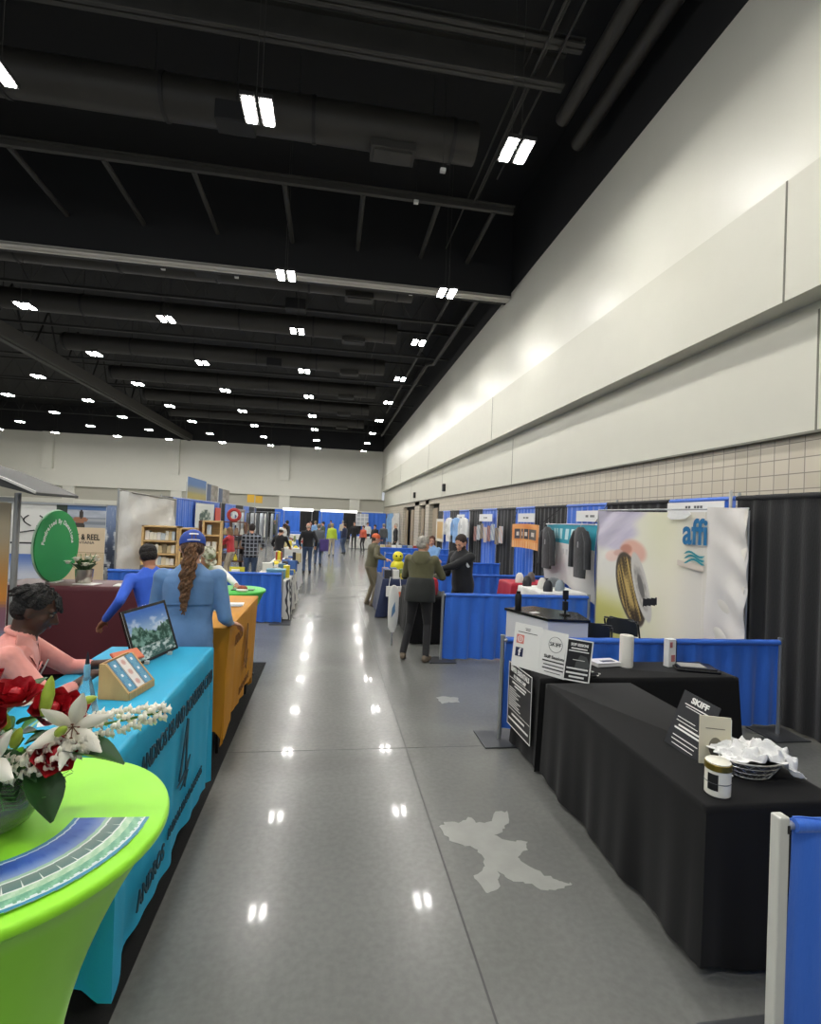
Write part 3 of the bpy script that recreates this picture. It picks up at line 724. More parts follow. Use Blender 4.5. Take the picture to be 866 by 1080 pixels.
# ---------------- large fishing-reel banner
def smooth(a, b, x):
    t = min(1, max(0, (x - a) / (b - a))); return t * t * (3 - 2 * t)
def mixl(a, b, t): return tuple(a[i] + (b[i] - a[i]) * t for i in range(3))
def hx(s): return tuple(int(s[i:i + 2], 16) / 255 for i in (0, 2, 4))
def banner_fn(u, v):
    # v up. pale sky, lilac sleeve top left, yellow-green bottom left, warm centre, reel
    c = mixl(hx('e6e4dc'), hx('efe9d6'), smooth(.2, .6, u))
    c = mixl(c, hx('e2ddd2'), smooth(.55, .75, u))
    c = mixl(c, hx('dcdfb4'), smooth(.25, .0, abs(u - .48)) * smooth(.1, .9, v) * .5)
    g = smooth(.28, .0, v + .25 * u) ; c = mixl(c, hx('b9b22e'), g * .85 * smooth(.34, .2, u))
    c = mixl(c, hx('dcdcae'), smooth(.45, .1, v) * smooth(.62, .4, u) * .45)
    sl = smooth(.40, .30, u + (1 - v) * .28 + .02 * math.sin(v * 30)) * smooth(.58, .68, v + .15 * u)
    c = mixl(c, mixl(hx('b7b0c8'), hx('d8d3de'), fbm((u - v) * 14, (u + v) * 3, 5)), sl)
    def blob(cx, cy, rx_, ry_, ang, col, c, s=.25):
        du, dv = (u - cx) * 1.33, v - cy
        a, bq = du * math.cos(ang) + dv * math.sin(ang), -du * math.sin(ang) + dv * math.cos(ang)
        d = math.hypot(a / rx_, bq / ry_)
        return mixl(c, col, smooth(1 + s, 1 - s, d))
    c = blob(.30, .62, .13, .10, -.5, hx('e3b6a4'), c)          # hand
    c = blob(.24, .63, .06, .05, .3, hx('c98f7c'), c)
    c = blob(.13, .55, .075, .055, .3, hx('e9cfc4'), c)
    c = blob(.18, .59, .05, .03, .3, hx('d9b3a6'), c)
    # the reel: tilted disc seen at an angle
    def el(cx, cy, a_, b_, ang):
        du, dv = (u - cx) * 1.33, v - cy
        p, q = du * math.cos(ang) + dv * math.sin(ang), -du * math.sin(ang) + dv * math.cos(ang)
        return math.hypot(p / a_, q / b_), p, q
    d, p, q = el(.285, .25, .135, .36, .26)
    k = fbm(p * 70 + 9, q * 3, 7); rc = mixl(hx('3f3424'), hx('c4a866'), smooth(.3, .7, k)); rc = mixl(rc, hx('4e463e'), smooth(.84, .92, d)); c = mixl(c, rc, smooth(1.04, .96, d))
    d, p, q = el(.365, .29, .070, .33, .26)
    rc = mixl(mixl(hx('8d8983'), hx('d5d1c8'), fbm(p * 20, q * 14, 3)), hx('c9c6bf'), smooth(.66, .76, d)); rc = mixl(hx('6d6b68'), rc, smooth(.3, .42, d)); c = mixl(c, rc, smooth(1.05, .95, d))
    du, dv = u - .43, v - .16
    if abs(du) < .05 and abs(dv - du * .35) < .035: c = hx('1c1c20')
    return c
def banner_warp(u, v):
    z = .02 * math.sin(u * 23 + v * 4) * smooth(.72, .9, u) + .010 * math.sin((u - v) * 30) * smooth(.4, 0, u) * smooth(.5, 1, v) + .012 * math.sin(v * 38 + u * 30) * smooth(.76, .9, u)
    if u > .77: z += .015
    return (.01 * math.sin(v * 9) * u, -.015 * math.sin(u * PI), z)
t = thing('fabric_banner', 'large wrinkled fabric banner of a hand holding a fishing reel, with a blue logo', 'banner', (4.28, 6.25, .1))
A = Vector((3.98, 7.30, .12)); B = Vector((4.62, 5.18, .12)); U = (B - A); Wd = U.length; U.normalize(); V = Vector((0, 0, 1))
art('banner_cloth', t, A, U, V, Wd, 2.13, lambda u, v: banner_fn(u, (v - .33) / .67), 170, 150, .006, banner_warp, rough=.45)
NW = U.cross(V)
teal = mat('logo_blue', '1f6fa3', .5)
text(t, 'affi', .44, A + U * (Wd * .725) + V * 1.86 + NW * .045, U, V, teal, xs=.66, bold=.010, ex=.002)
mb = MB()
for k in range(3):
    y0 = 1.60 - k * .045
    mb.plate(A + NW * .042, U, V, [(Wd * .66 + q * .035, y0 + .03 * math.sin(q * .75 - k * .6) + (.0 if q in (0, 8) else .014)) for q in range(9)] + [(Wd * .66 + q * .035, y0 + .03 * math.sin(q * .75 - k * .6) - (.0 if q in (0, 8) else .012)) for q in range(8, -1, -1)], .003)
mb.build('wave_logo', mat('logo_teal', '2f8f9c', .5), t, smooth=False, world=True)
fl = MB(); n_ = 14
def fold(u, v): return (.012 * math.sin(v * 12), -.02 * u, .03 + .022 * math.sin(v * 31 + u * 6) * u + .014 * math.sin(u * 9))
art('folded_flap', t, A + U * (Wd * .792) + V * .02, U, V, Wd * .215, 2.16, lambda u, v: mixl(hx('e0dcd6'), hx('d6ccc6'), smooth(.5, 0, v)), 16, 60, .005, fold, rough=.45)
MB().plate(A + NW * .04, U, V, [(Wd * .62, 1.45), (Wd * .78, 1.40), (Wd * .78, 1.47), (Wd * .62, 1.52)], .002).build('tag_line', mat('pale_tan_print', 'd9cdbf', .5), t, smooth=False, world=True)
MB().tube([A + V * 2.14, B + V * 2.16], .012, 8).build('hanging_bar', steel, t, world=True)
for q in (0.0, 1.0):
    p = A.lerp(B, q); MB().tube([(p.x, p.y, 0), (p.x, p.y, 2.26)], .013, 8).build('stand_pole', steel, t, world=True)
mb = MB().plate(A + U * (Wd * .55) + V * 2.06 + NW * .05, U, V, [(0, 0), (.05, -.04), (.25, -.03), (.33, .03), (.3, .06), (.02, .06)], .012); mb.build('towel_clip', mat('white_cotton', 'e8e8e6', .8), t, world=True)

# ---------------- tall black-and-blue back drape along the right side
XW = 4.74
spans = [(1.9, 3.7, 0), (3.7, 5.5, 0), (5.5, 6.72, 1), (6.72, 8.4, 0), (8.4, 9.95, 1), (9.95, 11.6, 0), (11.6, 12.85, 1), (12.85, 14.4, 0), (14.4, 15.8, 1), (15.8, 17.4, 0), (17.4, 18.8, 1), (18.8, 20.3, 0), (20.3, 21.6, 1), (21.6, 22.6, 0)]
def back_wall(name, label, X, sp_, zt=2.44, seed=20, pole_ys=(), flip=False, zb=.03):
    t = thing(name, label, 'drape', (X, sp_[0][0], 0))
    for k, (a, c_, bl) in enumerate(sp_):
        drape(MB(), (X, a), (X, c_), zt, zb, .022 if abs(a) < 12 else .03, .21 if a < 12 else .28, seed + k, res=9 if a < 12 else 6).build('blue_drape' if bl else 'black_drape', BLUE if bl else BLK, t, world=True, angle=80)
    for y in pole_ys:
        MB().tube([(X + .03, y, 0), (X + .03, y, zt + .04)], .019, 10).build('pole', steel, t, world=True)
        MB().box((X + .03, y, .006), (.4, .4, .012)).build('base_plate', mat('grey_base_plate', '55575a', .5, .6), t, smooth=False, world=True)
    MB().tube([(X, sp_[0][0], zt - .03), (X, sp_[-1][1], zt - .03)], .017, 8).build('crossbar', steel, t, world=True)
    return t
back_wall('drape_wall', 'tall black and blue drape wall behind the right-hand booths', XW, spans, pole_ys=(1.9, 5.5, 8.15, 11.1, 14.1, 17.1, 20.1, 22.6))

# the tall pole in front of the drape at the right
tag(MB().tube([(4.66, 5.5, 0), (4.66, 5.5, 2.5)], .018, 12).build('drape_pole', white_pl), 'slim white pole before the black drape right of the reel banner', 'pole')
# ================================================================ LEFT SIDE
LIME = mat('lime_spandex', '9cf028', .5, noise=.03, nscale=2, bump=.05, bscale=10, sheen=.2)
LIMES = LIME
GREEN2 = mat('leaf_green_spandex', '4cc24a', .5, noise=.03, nscale=2)
def cocktail_table(x, y, r, h, m, label):
    t = thing('cocktail_table', label, 'table', (x, y, 0))
    MB().lathe([(.001, h), (r - .012, h), (r - .003, h - .004), (r, h - .012), (r, h - .024), (r - .004, h - .03), (r - .02, h - .032)], n=72).build('tabletop_cover', m, t, angle=70)
    prof = [(r - .004, h - .03)]
    for k in range(15):
        f = k / 14; prof.append((.125 + (r - .02 - .125) * (1 - f) ** 2.1 + .12 * f ** 4, h - .034 - f * (h - .05)))
    mb = MB(); n = 72; vs = []
    for rr, z in prof:
        f = 1 - z / h
        for j in range(n):
            a = 2 * PI * j / n; q = 1 + .10 * math.cos(4 * (a - .4)) * f * (1 - .15 * f)
            vs.append((rr * q * math.cos(a), rr * q * math.sin(a), z))
    mb.add(vs, [(i * n + j, (i + 1) * n + j, (i + 1) * n + (j + 1) % n, i * n + (j + 1) % n) for i in range(len(prof) - 1) for j in range(n)])
    mb.build('skirt', m, t, angle=80)
    MB().tube([(0, 0, .02), (0, 0, h - .04)], .035, 12).build('pedestal', steel, t)
    for k in range(4):
        a = .4 + k * PI / 2
        MB().lathe([(.001, 0), (.035, 0), (.03, .02), (.001, .022)], c=(.26 * math.cos(a), .26 * math.sin(a), .001), n=14).build('foot_cup', BKT, t)
    return t
GT = (-.915, 1.66)
cocktail_table(GT[0], GT[1], .462, 1.07, LIME, 'round high table in lime green stretch cover at the bottom left corner')

# fan of brochures on the green table
def broch(u, v):
    # v 0 = the blue outer edge, 1 = teal end; u across
    n1 = math.sin(u * 60 + v * 40) * .5 + .5
    if v < .05: return hx('3f8fb0')
    if v < .09 + .02 * math.sin(u * 30): return hx('dfe9ea')
    if v < .20: return mixl(hx('8fc7a4'), hx('6fae8e'), n1)
    if v < .30: return mixl(hx('a9d2ae'), hx('c8e0c4'), n1)
    if v < .52:
        w_ = (u * 2) % 1
        return hx('e8efe8') if w_ < .16 or v < .325 or v > .5 else mixl(hx('5d7f7c'), hx('86958c'), (v - .3) * 4)
    if v < .58: return hx('a8cbb2')
    if v < .92: return mixl(mixl(hx('8aa0cc'), hx('2f57b0'), smooth(.58, .8, v)), hx('6f8fd0'), .5 * vn(u * 5, v * 16, 2))
    if v < .95 + .01 * math.sin(u * 40): return hx('cfe3ee')
    return hx('4b8fb2')
# fan pivots well outside the table at upper left; sheets laid side by side along an arc
NB = 16
for k in range(NB):
    f = k / (NB - 1)
    a0 = Vector((-.585, 1.875)); a1 = Vector((-.70, 1.30))
    # arc centre and radius measured along the table
    th = R(82 - 92 * f + 0)
    cxy = Vector((-.93, 1.665)); rad = .428
    th = R(-3.0 - 100 * f)
    pos = cxy + Vector((math.cos(th), math.sin(th))) * rad          # middle of the outer (teal) end
    ru = Vector((math.cos(th), math.sin(th), 0)); tu = Vector((-math.sin(th), math.cos(th), 0))
    o = art('brochure', None, Vector((pos.x, pos.y, 1.0712 + k * .0009)) - tu * .045, tu, -ru, .09, .215, broch, 12, 40, .0008, rough=.3)
    tag(o, 'folded travel brochure in the fan of overlapping brochures on the lime green table', 'brochure', 'fanned brochures on the lime table')

# ---------------- cloth-covered counter tables
TEAL = mat('turquoise_tablecloth', '1ba3cc', .6, noise=.05, nscale=3, bump=.08, bscale=200)
GOLD = mat('mustard_tablecloth', 'c08314', .65, noise=.06, nscale=3, bump=.1, bscale=200)
cloth_table('folding_table', 'counter-height table under a turquoise cloth with black lettering', -1.43, -.765, 2.17, 3.82, 1.06, TEAL, .17, 4, flare=.005, wave=.012, n=30, dips=-.05)
cloth_table('folding_table', 'counter-height table under a mustard yellow cloth beyond the turquoise one', -1.42, -.765, 4.42, 6.12, 1.07, GOLD, .22, 6, flare=-.02, wave=.012, n=30, dips=-.14)
tt = [o for o in C.objects if o.get('label', '').startswith('counter-height table under a t')][0]
tg = [o for o in C.objects if o.get('label', '').startswith('counter-height table under a m')][0]
U, V = Vector((0, 1, 0)), Vector((0, 0, 1))
DKT = mat('dark_teal_print', '0f3c4c', .6)
text(tt, 'ANDROS ISLAND BONEFISH CLUB', .118, (-.742, 3.02, .90), U, V, DKT, xs=.74, ex=.003, bold=.001)
def sail(parent, y, z, s, m, x=-.742):
    mb = MB()
    for poly in ([(.02, .48), (.075, .46), (.06, .12), (.05, -.08), (.02, -.06), (.025, .12)], [(.03, .48), (.05, .44), (-.10, .08), (-.15, .06)], [(-.19, .03), (.0, .065), (.17, .13), (.10, .05), (-.02, .02)], [(-.10, -.03), (.0, .0), (.12, .03), (.06, -.03)]):
        mb.plate((x, y, z), U, V, [(a * s, b * s) for a, b in poly], .006)
    return mb.build('sail_logo', m, parent, smooth=False, world=True)
t1 = sail(tt, 3.08, .50, .70, DKT)
text(tt, 'ANDROS ISLAND BAHAMAS', .07, (-.742, 3.15, .36), U, V, DKT, xs=.8, ex=.003)
text(tt, 'ANDROS', .105, (-.738, 2.55, .33), U, V, DKT, xs=.85, ex=.003, bold=.002)
BRN = mat('brown_print', '7a4f12', .6)
text(tg, 'ANDROS', .12, (-.742, 4.75, .92), U, V, BRN, xs=.8, ex=.003)
sail(tg, 5.25, .55, .8, BRN, -.745)
text(tg, 'ISLAND LODGE', .09, (-.75, 5.2, .38), U, V, BRN, xs=.9, ex=.003)

# ---------------- things on the turquoise table
t = thing('tablet_frame', 'black-framed display screen showing blue sky and palms on the turquoise table', 'screen', (-1.08, 3.42, 1.06))
O = Vector((-1.10, 3.30, 1.068)); U_ = Vector((.17, .52, .0)).normalized(); V_ = Vector((-.13, .03, .38)).normalized(); U_ = (U_ - V_ * U_.dot(V_)).normalized()
def scr(u, v):
    if u < .05 or u > .95 or v < .05 or v > .95: return hx('0d0e10')
    c = mixl(hx('9fb9d6'), hx('3f6fc0'), smooth(.5, .95, v))
    c = mixl(c, hx('dfe6ee'), smooth(.55, .8, fbm(u * 5, v * 7, 3)) * .6)
    h_ = .36 + .42 * fbm(u * 7, 1, 9)
    if v < h_: c = mixl(hx('24483c'), hx('7fa79a'), smooth(.3, .75, fbm(u * 16, v * 14, 4)))
    if v < .28: c = mixl(hx('3c5f58'), hx('cfdad6'), smooth(.4, .7, fbm(u * 14, v * 20, 6)))
    return c
MB().plate(O - U_ * .004, U_, V_, [(0, -.004), (.428, -.004), (.428, .334), (0, .334)], .014).build('screen_body', mat('gloss_black', '0c0c0d', .25), t, smooth=False, world=True, bevel=.003)
art('screen_picture', t, O + U_.cross(V_) * .008, U_, V_, .42, .33, scr, 60, 50, .002, rough=.2)
for q in (.2, .75):
    p = O + U_ * (.42 * q); MB().tube([p + V_ * .12 - U_.cross(V_) * .01, Vector((p.x - .12, p.y + .03, 1.064))], .007, 8).build('easel_leg', blackm, t, world=True)
    MB().box((p.x + .012, p.y, 1.072), (.03, .02, .02)).build('easel_foot', white_pl, t, smooth=False, world=True)

t = thing('card_rack', 'small light wooden rack holding rows of blue and white cards', 'rack', (-.97, 2.85, 1.06))
wd = mat('light_wood', 'c9a066', .5, noise=.12, nscale=6, stretch=(1, 12, 1))
O = Vector((-.935, 2.74, 1.062)); L_ = Vector((.075, .40, 0)).normalized(); Q = Vector((-L_.y, L_.x, 0))   # L_ along rack, Q toward the back (-X)
for s in (0, .23):
    MB().plate(O + L_ * s, Q, Vector((0, 0, 1)), [(0, 0), (.15, 0), (.15, .17), (.12, .17), (0, .035)], .012).build('side_panel', wd, t, smooth=False, world=True)
MB().plate(O, L_, Vector((0, 0, 1)), [(0, 0), (.23, 0), (.23, .035), (0, .035)], .012).build('front_lip', wd, t, smooth=False, world=True)
MB().plate(O + Vector((0, 0, .008)), L_, Q, [(0, 0), (.23, 0), (.23, .15), (0, .15)], .012).build('rack_base', wd, t, smooth=False, world=True)
MB().plate(O + Q * .15, L_, Vector((0, 0, 1)), [(0, 0), (.23, 0), (.23, .17), (0, .17)], .008).build('back_panel', wd, t, smooth=False, world=True)
def card(u, v, k):
    if k: return mixl(hx('e6dfda'), hx('c99a90'), smooth(.7, .3, math.hypot(u - .5, v - .5) * 2))
    d = math.hypot((u - .5) * 1.5, v - .5)
    return hx('e8eef0') if d < .2 else (hx('5e9cba') if d < .6 else hx('3b7fa8'))
sd = (Q * .12 + Vector((0, 0, .135))).normalized()
for row in range(3):
    for c_ in range(3):
        p = O + L_ * (.012 + c_ * .072) + Q * (.004 + row * .04) + Vector((0, 0, .036 + row * .045))
        o = art('card', None, p, L_, sd, .064, .06, (lambda u, v, k=(c_ == 1): card(u, v, k)), 8, 8, .006, rough=.35)
        tag(o, '%s card in the %s row of the small wooden rack' % (('blue printed card, left', 'pinkish white card, middle', 'blue printed card, right')[c_], ('front', 'middle', 'back')[row]), 'card', 'cards in the wooden rack')

glass = mat('clear_acrylic', 'd8eef6', .05, trans=.9, spec=.5)
t = thing('acrylic_stand', 'clear tapering acrylic stand holding a pen on the turquoise table', 'stand', (-1.03, 2.5, 1.062))
MB().loft([[(-.05, -.035, 0), (.05, -.035, 0), (.05, .035, 0), (-.05, .035, 0)], [(-.012, -.012, .19), (.012, -.012, .19), (.012, .012, .19), (-.012, .012, .19)]]).build('acrylic_body', glass, t, smooth=False)
MB().lathe([(.001, .17), (.012, .18), (.013, .2), (.013, .235), (.010, .245), (.001, .245)], n=14).build('collar', mat('sky_blue_plastic', '7fb6d8', .4), t)
MB().lathe([(.009, .245), (.008, .26), (.003, .29), (.001, .30)], n=12).build('pen_tip', mat('ink_dark', '1b2030', .4), t)
for k, (x, y, rz, s, lb) in enumerate(((-1.13, 2.5, .4, (.16, .1), 'white slip of paper nearer the flowers'), (-1.16, 2.66, .2, (.2, .08), 'white slip of paper behind the acrylic stand'), (-1.36, 2.75, .9, (.15, .1), 'white slip of paper by the seated man'))):
    o = MB().box((0, 0, 0), (s[0], s[1], .002)).build('paper_slip', WHT, smooth=False); o.location = (x, y, 1.0625 + .002 * k); o.rotation_euler = (0, 0, rz); tag(o, lb + ' on the turquoise table', 'paper')
o = MB().tube([(-.07, 0, 0), (.07, 0, 0)], .0045, 8).build('pencil', mat('pale_green_lacquer', 'a7c98c', .4)); o.location = (-1.18, 2.48, 1.09); o.rotation_euler = (0, -.35, 1.2)
tag(o, 'thin pale green pencil on the turquoise table beside the flowers', 'pencil')

# ---------------- flower arrangement on the green table
def petal_mesh(mb, base, direc, length, width, cup=.3, curl=.0, mi=0, nrm=None, n=6, tip=1.0):
    d = Vector(direc).normalized(); nn = nrm or Vector((0, 0, 1))
    s = d.cross(nn)
    if s.length < 1e-4: s = d.cross(Vector((1, 0, 0)))
    s.normalize(); u = s.cross(d).normalized(); vs = []; m_ = 4
    for i in range(n + 1):
        f = i / n; w_ = width * math.sin(PI * min(.97, (f * .9 + .08)) ** tip) * .5
        c_ = Vector(base) + d * (length * (f - .12 * curl * f * f)) + u * (length * (cup * f - curl * f * f))
        for j in range(m_ + 1):
            q = j / m_ * 2 - 1; vs.append(c_ + s * (w_ * q) + u * (abs(q) ** 2 * w_ * .45))
    mb.add(vs, [(i * (m_ + 1) + j, i * (m_ + 1) + j + 1, (i + 1) * (m_ + 1) + j + 1, (i + 1) * (m_ + 1) + j) for i in range(n) for j in range(m_)], mi)
RED = mat('rose_red', 'a8101e', .45, noise=.25, nscale=25); LILY = mat('lily_white', 'eeeadb', .5); BUD = mat('bud_green', '9fb53c', .45, noise=.15, nscale=20)
LEAF = mat('leaf_dark', '1f4a1c', .4, noise=.3, nscale=12); LEAF2 = mat('leaf_mid', '3f7a30', .45, noise=.2, nscale=14); STEM = mat('stem_green', '4c7a2c', .5)
FB = Vector((-.93, 1.67, 1.072))
fa = thing('flower_arrangement', 'bouquet of red roses, white lilies and dark leaves in a glass bowl, lime table', 'flowers', FB)
def FP(p): return Vector(p)
gl = mat('vase_glass', 'dfe6dc', .06, trans=.85, spec=.5)
prof = [(.001, .0), (.07, .0), (.105, .02), (.13, .06), (.135, .10), (.122, .145), (.10, .17), (.096, .168), (.117, .143), (.129, .10), (.124, .06), (.10, .026), (.066, .008), (.001, .008)]
MB().lathe(prof, n=40).build('glass_bowl', gl, fa)
MB().lathe([(.001, .010), (.066, .010), (.10, .028), (.122, .06), (.127, .10), (.12, .13), (.001, .13)], n=32).build('water', mat('bowl_water', '8c9a6a', .1, trans=.5), fa)
r_ = random.Random(5)
for k in range(22):
    a = r_.uniform(0, 6.28); q = r_.uniform(.02, .1); a2 = a + r_.uniform(1.5, 4)
    MB().tube([(q * math.cos(a), q * math.sin(a), .015), (.3 * q * math.cos(a), .3 * q * math.sin(a), .1), (.09 * math.cos(a2), .09 * math.sin(a2), .22)], .005, 6).build('stem', STEM, fa)
def rose(p, d, s=1.0):
    mb = MB(); d = Vector(d).normalized(); q = d.to_track_quat('Z', 'Y').to_matrix()
    for ringn, (cnt, tilt, ln, wd_) in enumerate(((3, .1, .05, .04), (4, .25, .056, .05), (5, .5, .06, .058), (6, .85, .058, .062))):
        for k in range(cnt):
            a = 2 * PI * k / cnt + ringn * .7
            dr = q @ Vector((math.cos(a) * math.sin(tilt), math.sin(a) * math.sin(tilt), math.cos(tilt)))
            b0 = Vector(p) + (q @ Vector((math.cos(a), math.sin(a), 0))) * (.006 + .006 * ringn) * s
            petal_mesh(mb, b0, dr, ln * s, wd_ * s * 1.1, -.1, -.15 if ringn > 1 else .1, nrm=-(q @ Vector((math.cos(a), math.sin(a), 0))))
    mb.ell(Vector(p) + d * .022 * s, (.02 * s, .02 * s, .026 * s), 10, 8, q)
    return mb.build('rose', RED, fa)
def lily(p, d, s=1.0, roll=0):
    mb = MB(); d = Vector(d).normalized(); q = d.to_track_quat('Z', 'Y').to_matrix()
    for k in range(6):
        a = 2 * PI * k / 6 + roll; tilt = .95
        rad_ = q @ Vector((math.cos(a), math.sin(a), 0)); dr = (q @ Vector((math.cos(a) * math.sin(tilt), math.sin(a) * math.sin(tilt), math.cos(tilt))))
        petal_mesh(mb, Vector(p), dr, .115 * s, .045 * s * (1 if k % 2 else .8), -.15, -.25, nrm=-(q @ Vector((-math.cos(a) * math.cos(tilt), -math.sin(a) * math.cos(tilt), math.sin(tilt)))), n=8)
    o = mb.build('lily', LILY, fa)
    for k in range(6):
        a = 2 * PI * k / 6 + .5; e = Vector(p) + (q @ Vector((math.cos(a) * .018, math.sin(a) * .018, .06))) * s
        MB().tube([p, e], .0015, 5).ell(e, (.005 * s, .0025, .0025), 6, 4).build('stamen', mat('stamen_brown', '6b3f22', .6), o)
def bud(p, d, ln=.08, w_=.013):
    d = Vector(d).normalized(); p = Vector(p)
    MB().tube([p, p + d * ln * .2, p + d * ln * .55, p + d * ln * .85, p + d * ln], [w_ * .5, w_ * .9, w_, w_ * .6, .002], 10).build('bud', BUD, fa)
def stock(p0, p1, n=34, r=.035):
    p0, p1 = Vector(p0), Vector(p1); o = MB().tube([p0, p1], .004, 6).build('flower_spike', STEM, fa); d = (p1 - p0).normalized(); q = d.to_track_quat('Z', 'Y').to_matrix()
    mb = MB()
    for k in range(n):
        f = k / n; a = k * 2.4; rr = r * (1.05 - .55 * f ** 2)
        c_ = p0.lerp(p1, f) + q @ Vector((math.cos(a) * rr, math.sin(a) * rr, 0))
        for j in range(4):
            b_ = a + j * 1.6; petal_mesh(mb, c_, (q @ Vector((math.cos(b_), math.sin(b_), .5))), .022, .022, .1, -.2, nrm=d, n=3)
        mb.ell(c_, (.009, .009, .009), 6, 5)
    mb.build('blossoms', LILY, o)
def leaf(p, d, ln, w_, m=LEAF, cup=.1, curl=.25):
    mb = MB(); petal_mesh(mb, p, d, ln, w_, cup, curl, n=8); mb.build('leaf', m, fa)
# local coordinates: +X right, +Y away from the camera, Z up from table top
rose((.085, -.06, .375), (.15, -.3, .9), 1.0); rose((.045, -.10, .315), (-.1, -.6, .6), 1.1); rose((.135, .03, .31), (.35, -.4, .6), 1.0); rose((-.04, .03, .38), (-.3, -.3, .8), 1.0); rose((.17, -.03, .22), (.6, -.6, .3), 1.0); rose((.16, .06, .30), (.5, -.4, .4), .9)
lily((.215, -.01, .285), (.35, -.9, .15), 1.0, .3); lily((.055, -.11, .235), (-.1, -.9, .3), 1.15, .8); lily((-.12, -.1, .33), (-.5, -.5, .5), 1.0, .5)
bud((.155, -.05, .335), (.12, .05, 1), .11, .017); bud((.10, -.09, .265), (.25, -.1, .6), .06, .014); bud((.19, -.05, .28), (.5, -.3, .4), .05, .013); bud((.075, -.07, .30), (-.1, -.2, 1), .06, .012); bud((.20, .06, .33), (.9, .1, .3), .05, .013)
stock((.20, .04, .255), (.42, .17, .262), 44, .034); stock((.12, -.06, .20), (.27, -.01, .245), 40, .034); stock((.06, -.09, .20), (.13, -.07, .20), 16, .03)
r_ = random.Random(9)
for (p, d, ln, w_, m) in (((.17, -.02, .22), (.75, .05, -.08), .20, .13, LEAF), ((.12, -.05, .19), (.5, -.25, -.55), .17, .11, LEAF), ((0, -.06, .19), (.35, -.5, -.35), .15, .10, LEAF), ((-.04, -.08, .18), (-.1, -.7, -.2), .17, .1, LEAF),
                          ((.05, .03, .28), (.5, -.2, .25), .13, .06, LEAF2), ((0, 0, .3), (.4, -.4, .1), .14, .06, LEAF2), ((.0, .05, .3), (.2, .5, .4), .16, .07, LEAF), ((-.08, -.02, .25), (-.6, -.3, .1), .17, .09, LEAF),
                          ((.06, -.08, .22), (.3, -.6, .1), .12, .06, LEAF2), ((.1, .08, .2), (.7, .3, -.2), .13, .09, LEAF), ((.02, -.04, .17), (.7, -.4, -.3), .12, .09, LEAF), ((-.1, .08, .22), (-.5, .5, .1), .18, .1, LEAF)):
    leaf(p, d, ln, w_, m)
for k in range(26):
    a = r_.uniform(0, 6.28); leaf((.08 * math.cos(a), .08 * math.sin(a), .17 + r_.uniform(-.02, .08)), (math.cos(a), math.sin(a), r_.uniform(-.5, .5)), r_.uniform(.08, .13), r_.uniform(.04, .07), LEAF if k % 3 else LEAF2)
for k in range(5):
    mb = MB(); a = -.9 + k * .35; p0 = Vector((.09 * math.cos(a), .09 * math.sin(a), .17)); d = Vector((math.cos(a), math.sin(a), -.5)).normalized()
    mb.tube([p0, p0 + d * .11], .0012, 5)
    for q in range(8):
        b_ = p0 + d * (.015 + .013 * q)
        for s in (-1, 1): mb.tube([b_, b_ + Vector((s * -d.y, s * d.x, .1)).normalized() * .03 + d * .015], .0010, 4)
    mb.build('fern_sprig', LEAF2, fa)
# ================================================================ PEOPLE
def cloth_mat(name, col, rough=.8, noise_=.12, nscale=5, bump=.8, bscale=8):
    return mat(name, col, rough, noise=noise_, nscale=nscale, bump=bump, bscale=bscale, sheen=.15)
def torso_ring(f):
    """half width, half depth, forward offset of the trunk at fraction f from hip to neck"""
    pts = [(-.12, .150, .105, .0), (0, .168, .118, .0), (.16, .165, .112, .0), (.32, .150, .105, .005), (.5, .160, .112, .01), (.68, .172, .122, .01), (.82, .178, .112, .0), (.92, .150, .088, -.005), (1.0, .085, .068, -.005), (1.06, .058, .058, 0)]
    for a, b in zip(pts, pts[1:]):
        if f <= b[0]:
            t = max(0, (f - a[0]) / (b[0] - a[0])); return [a[i] + (b[i] - a[i]) * t for i in (1, 2, 3)]
    return list(pts[-1][1:])
def ik(a, t, l1, l2, pole):
    a, t = Vector(a), Vector(t); d = t - a; L_ = min(d.length, (l1 + l2) * .995); L_ = max(L_, abs(l1 - l2) + .02); u = d.normalized()
    ca = (l1 * l1 + L_ * L_ - l2 * l2) / (2 * l1 * L_); ca = max(-1, min(1, ca))
    p = Vector(pole); p = (p - u * p.dot(u)).normalized()
    return a + u * (l1 * ca) + p * (l1 * math.sqrt(1 - ca * ca)), a + u * L_
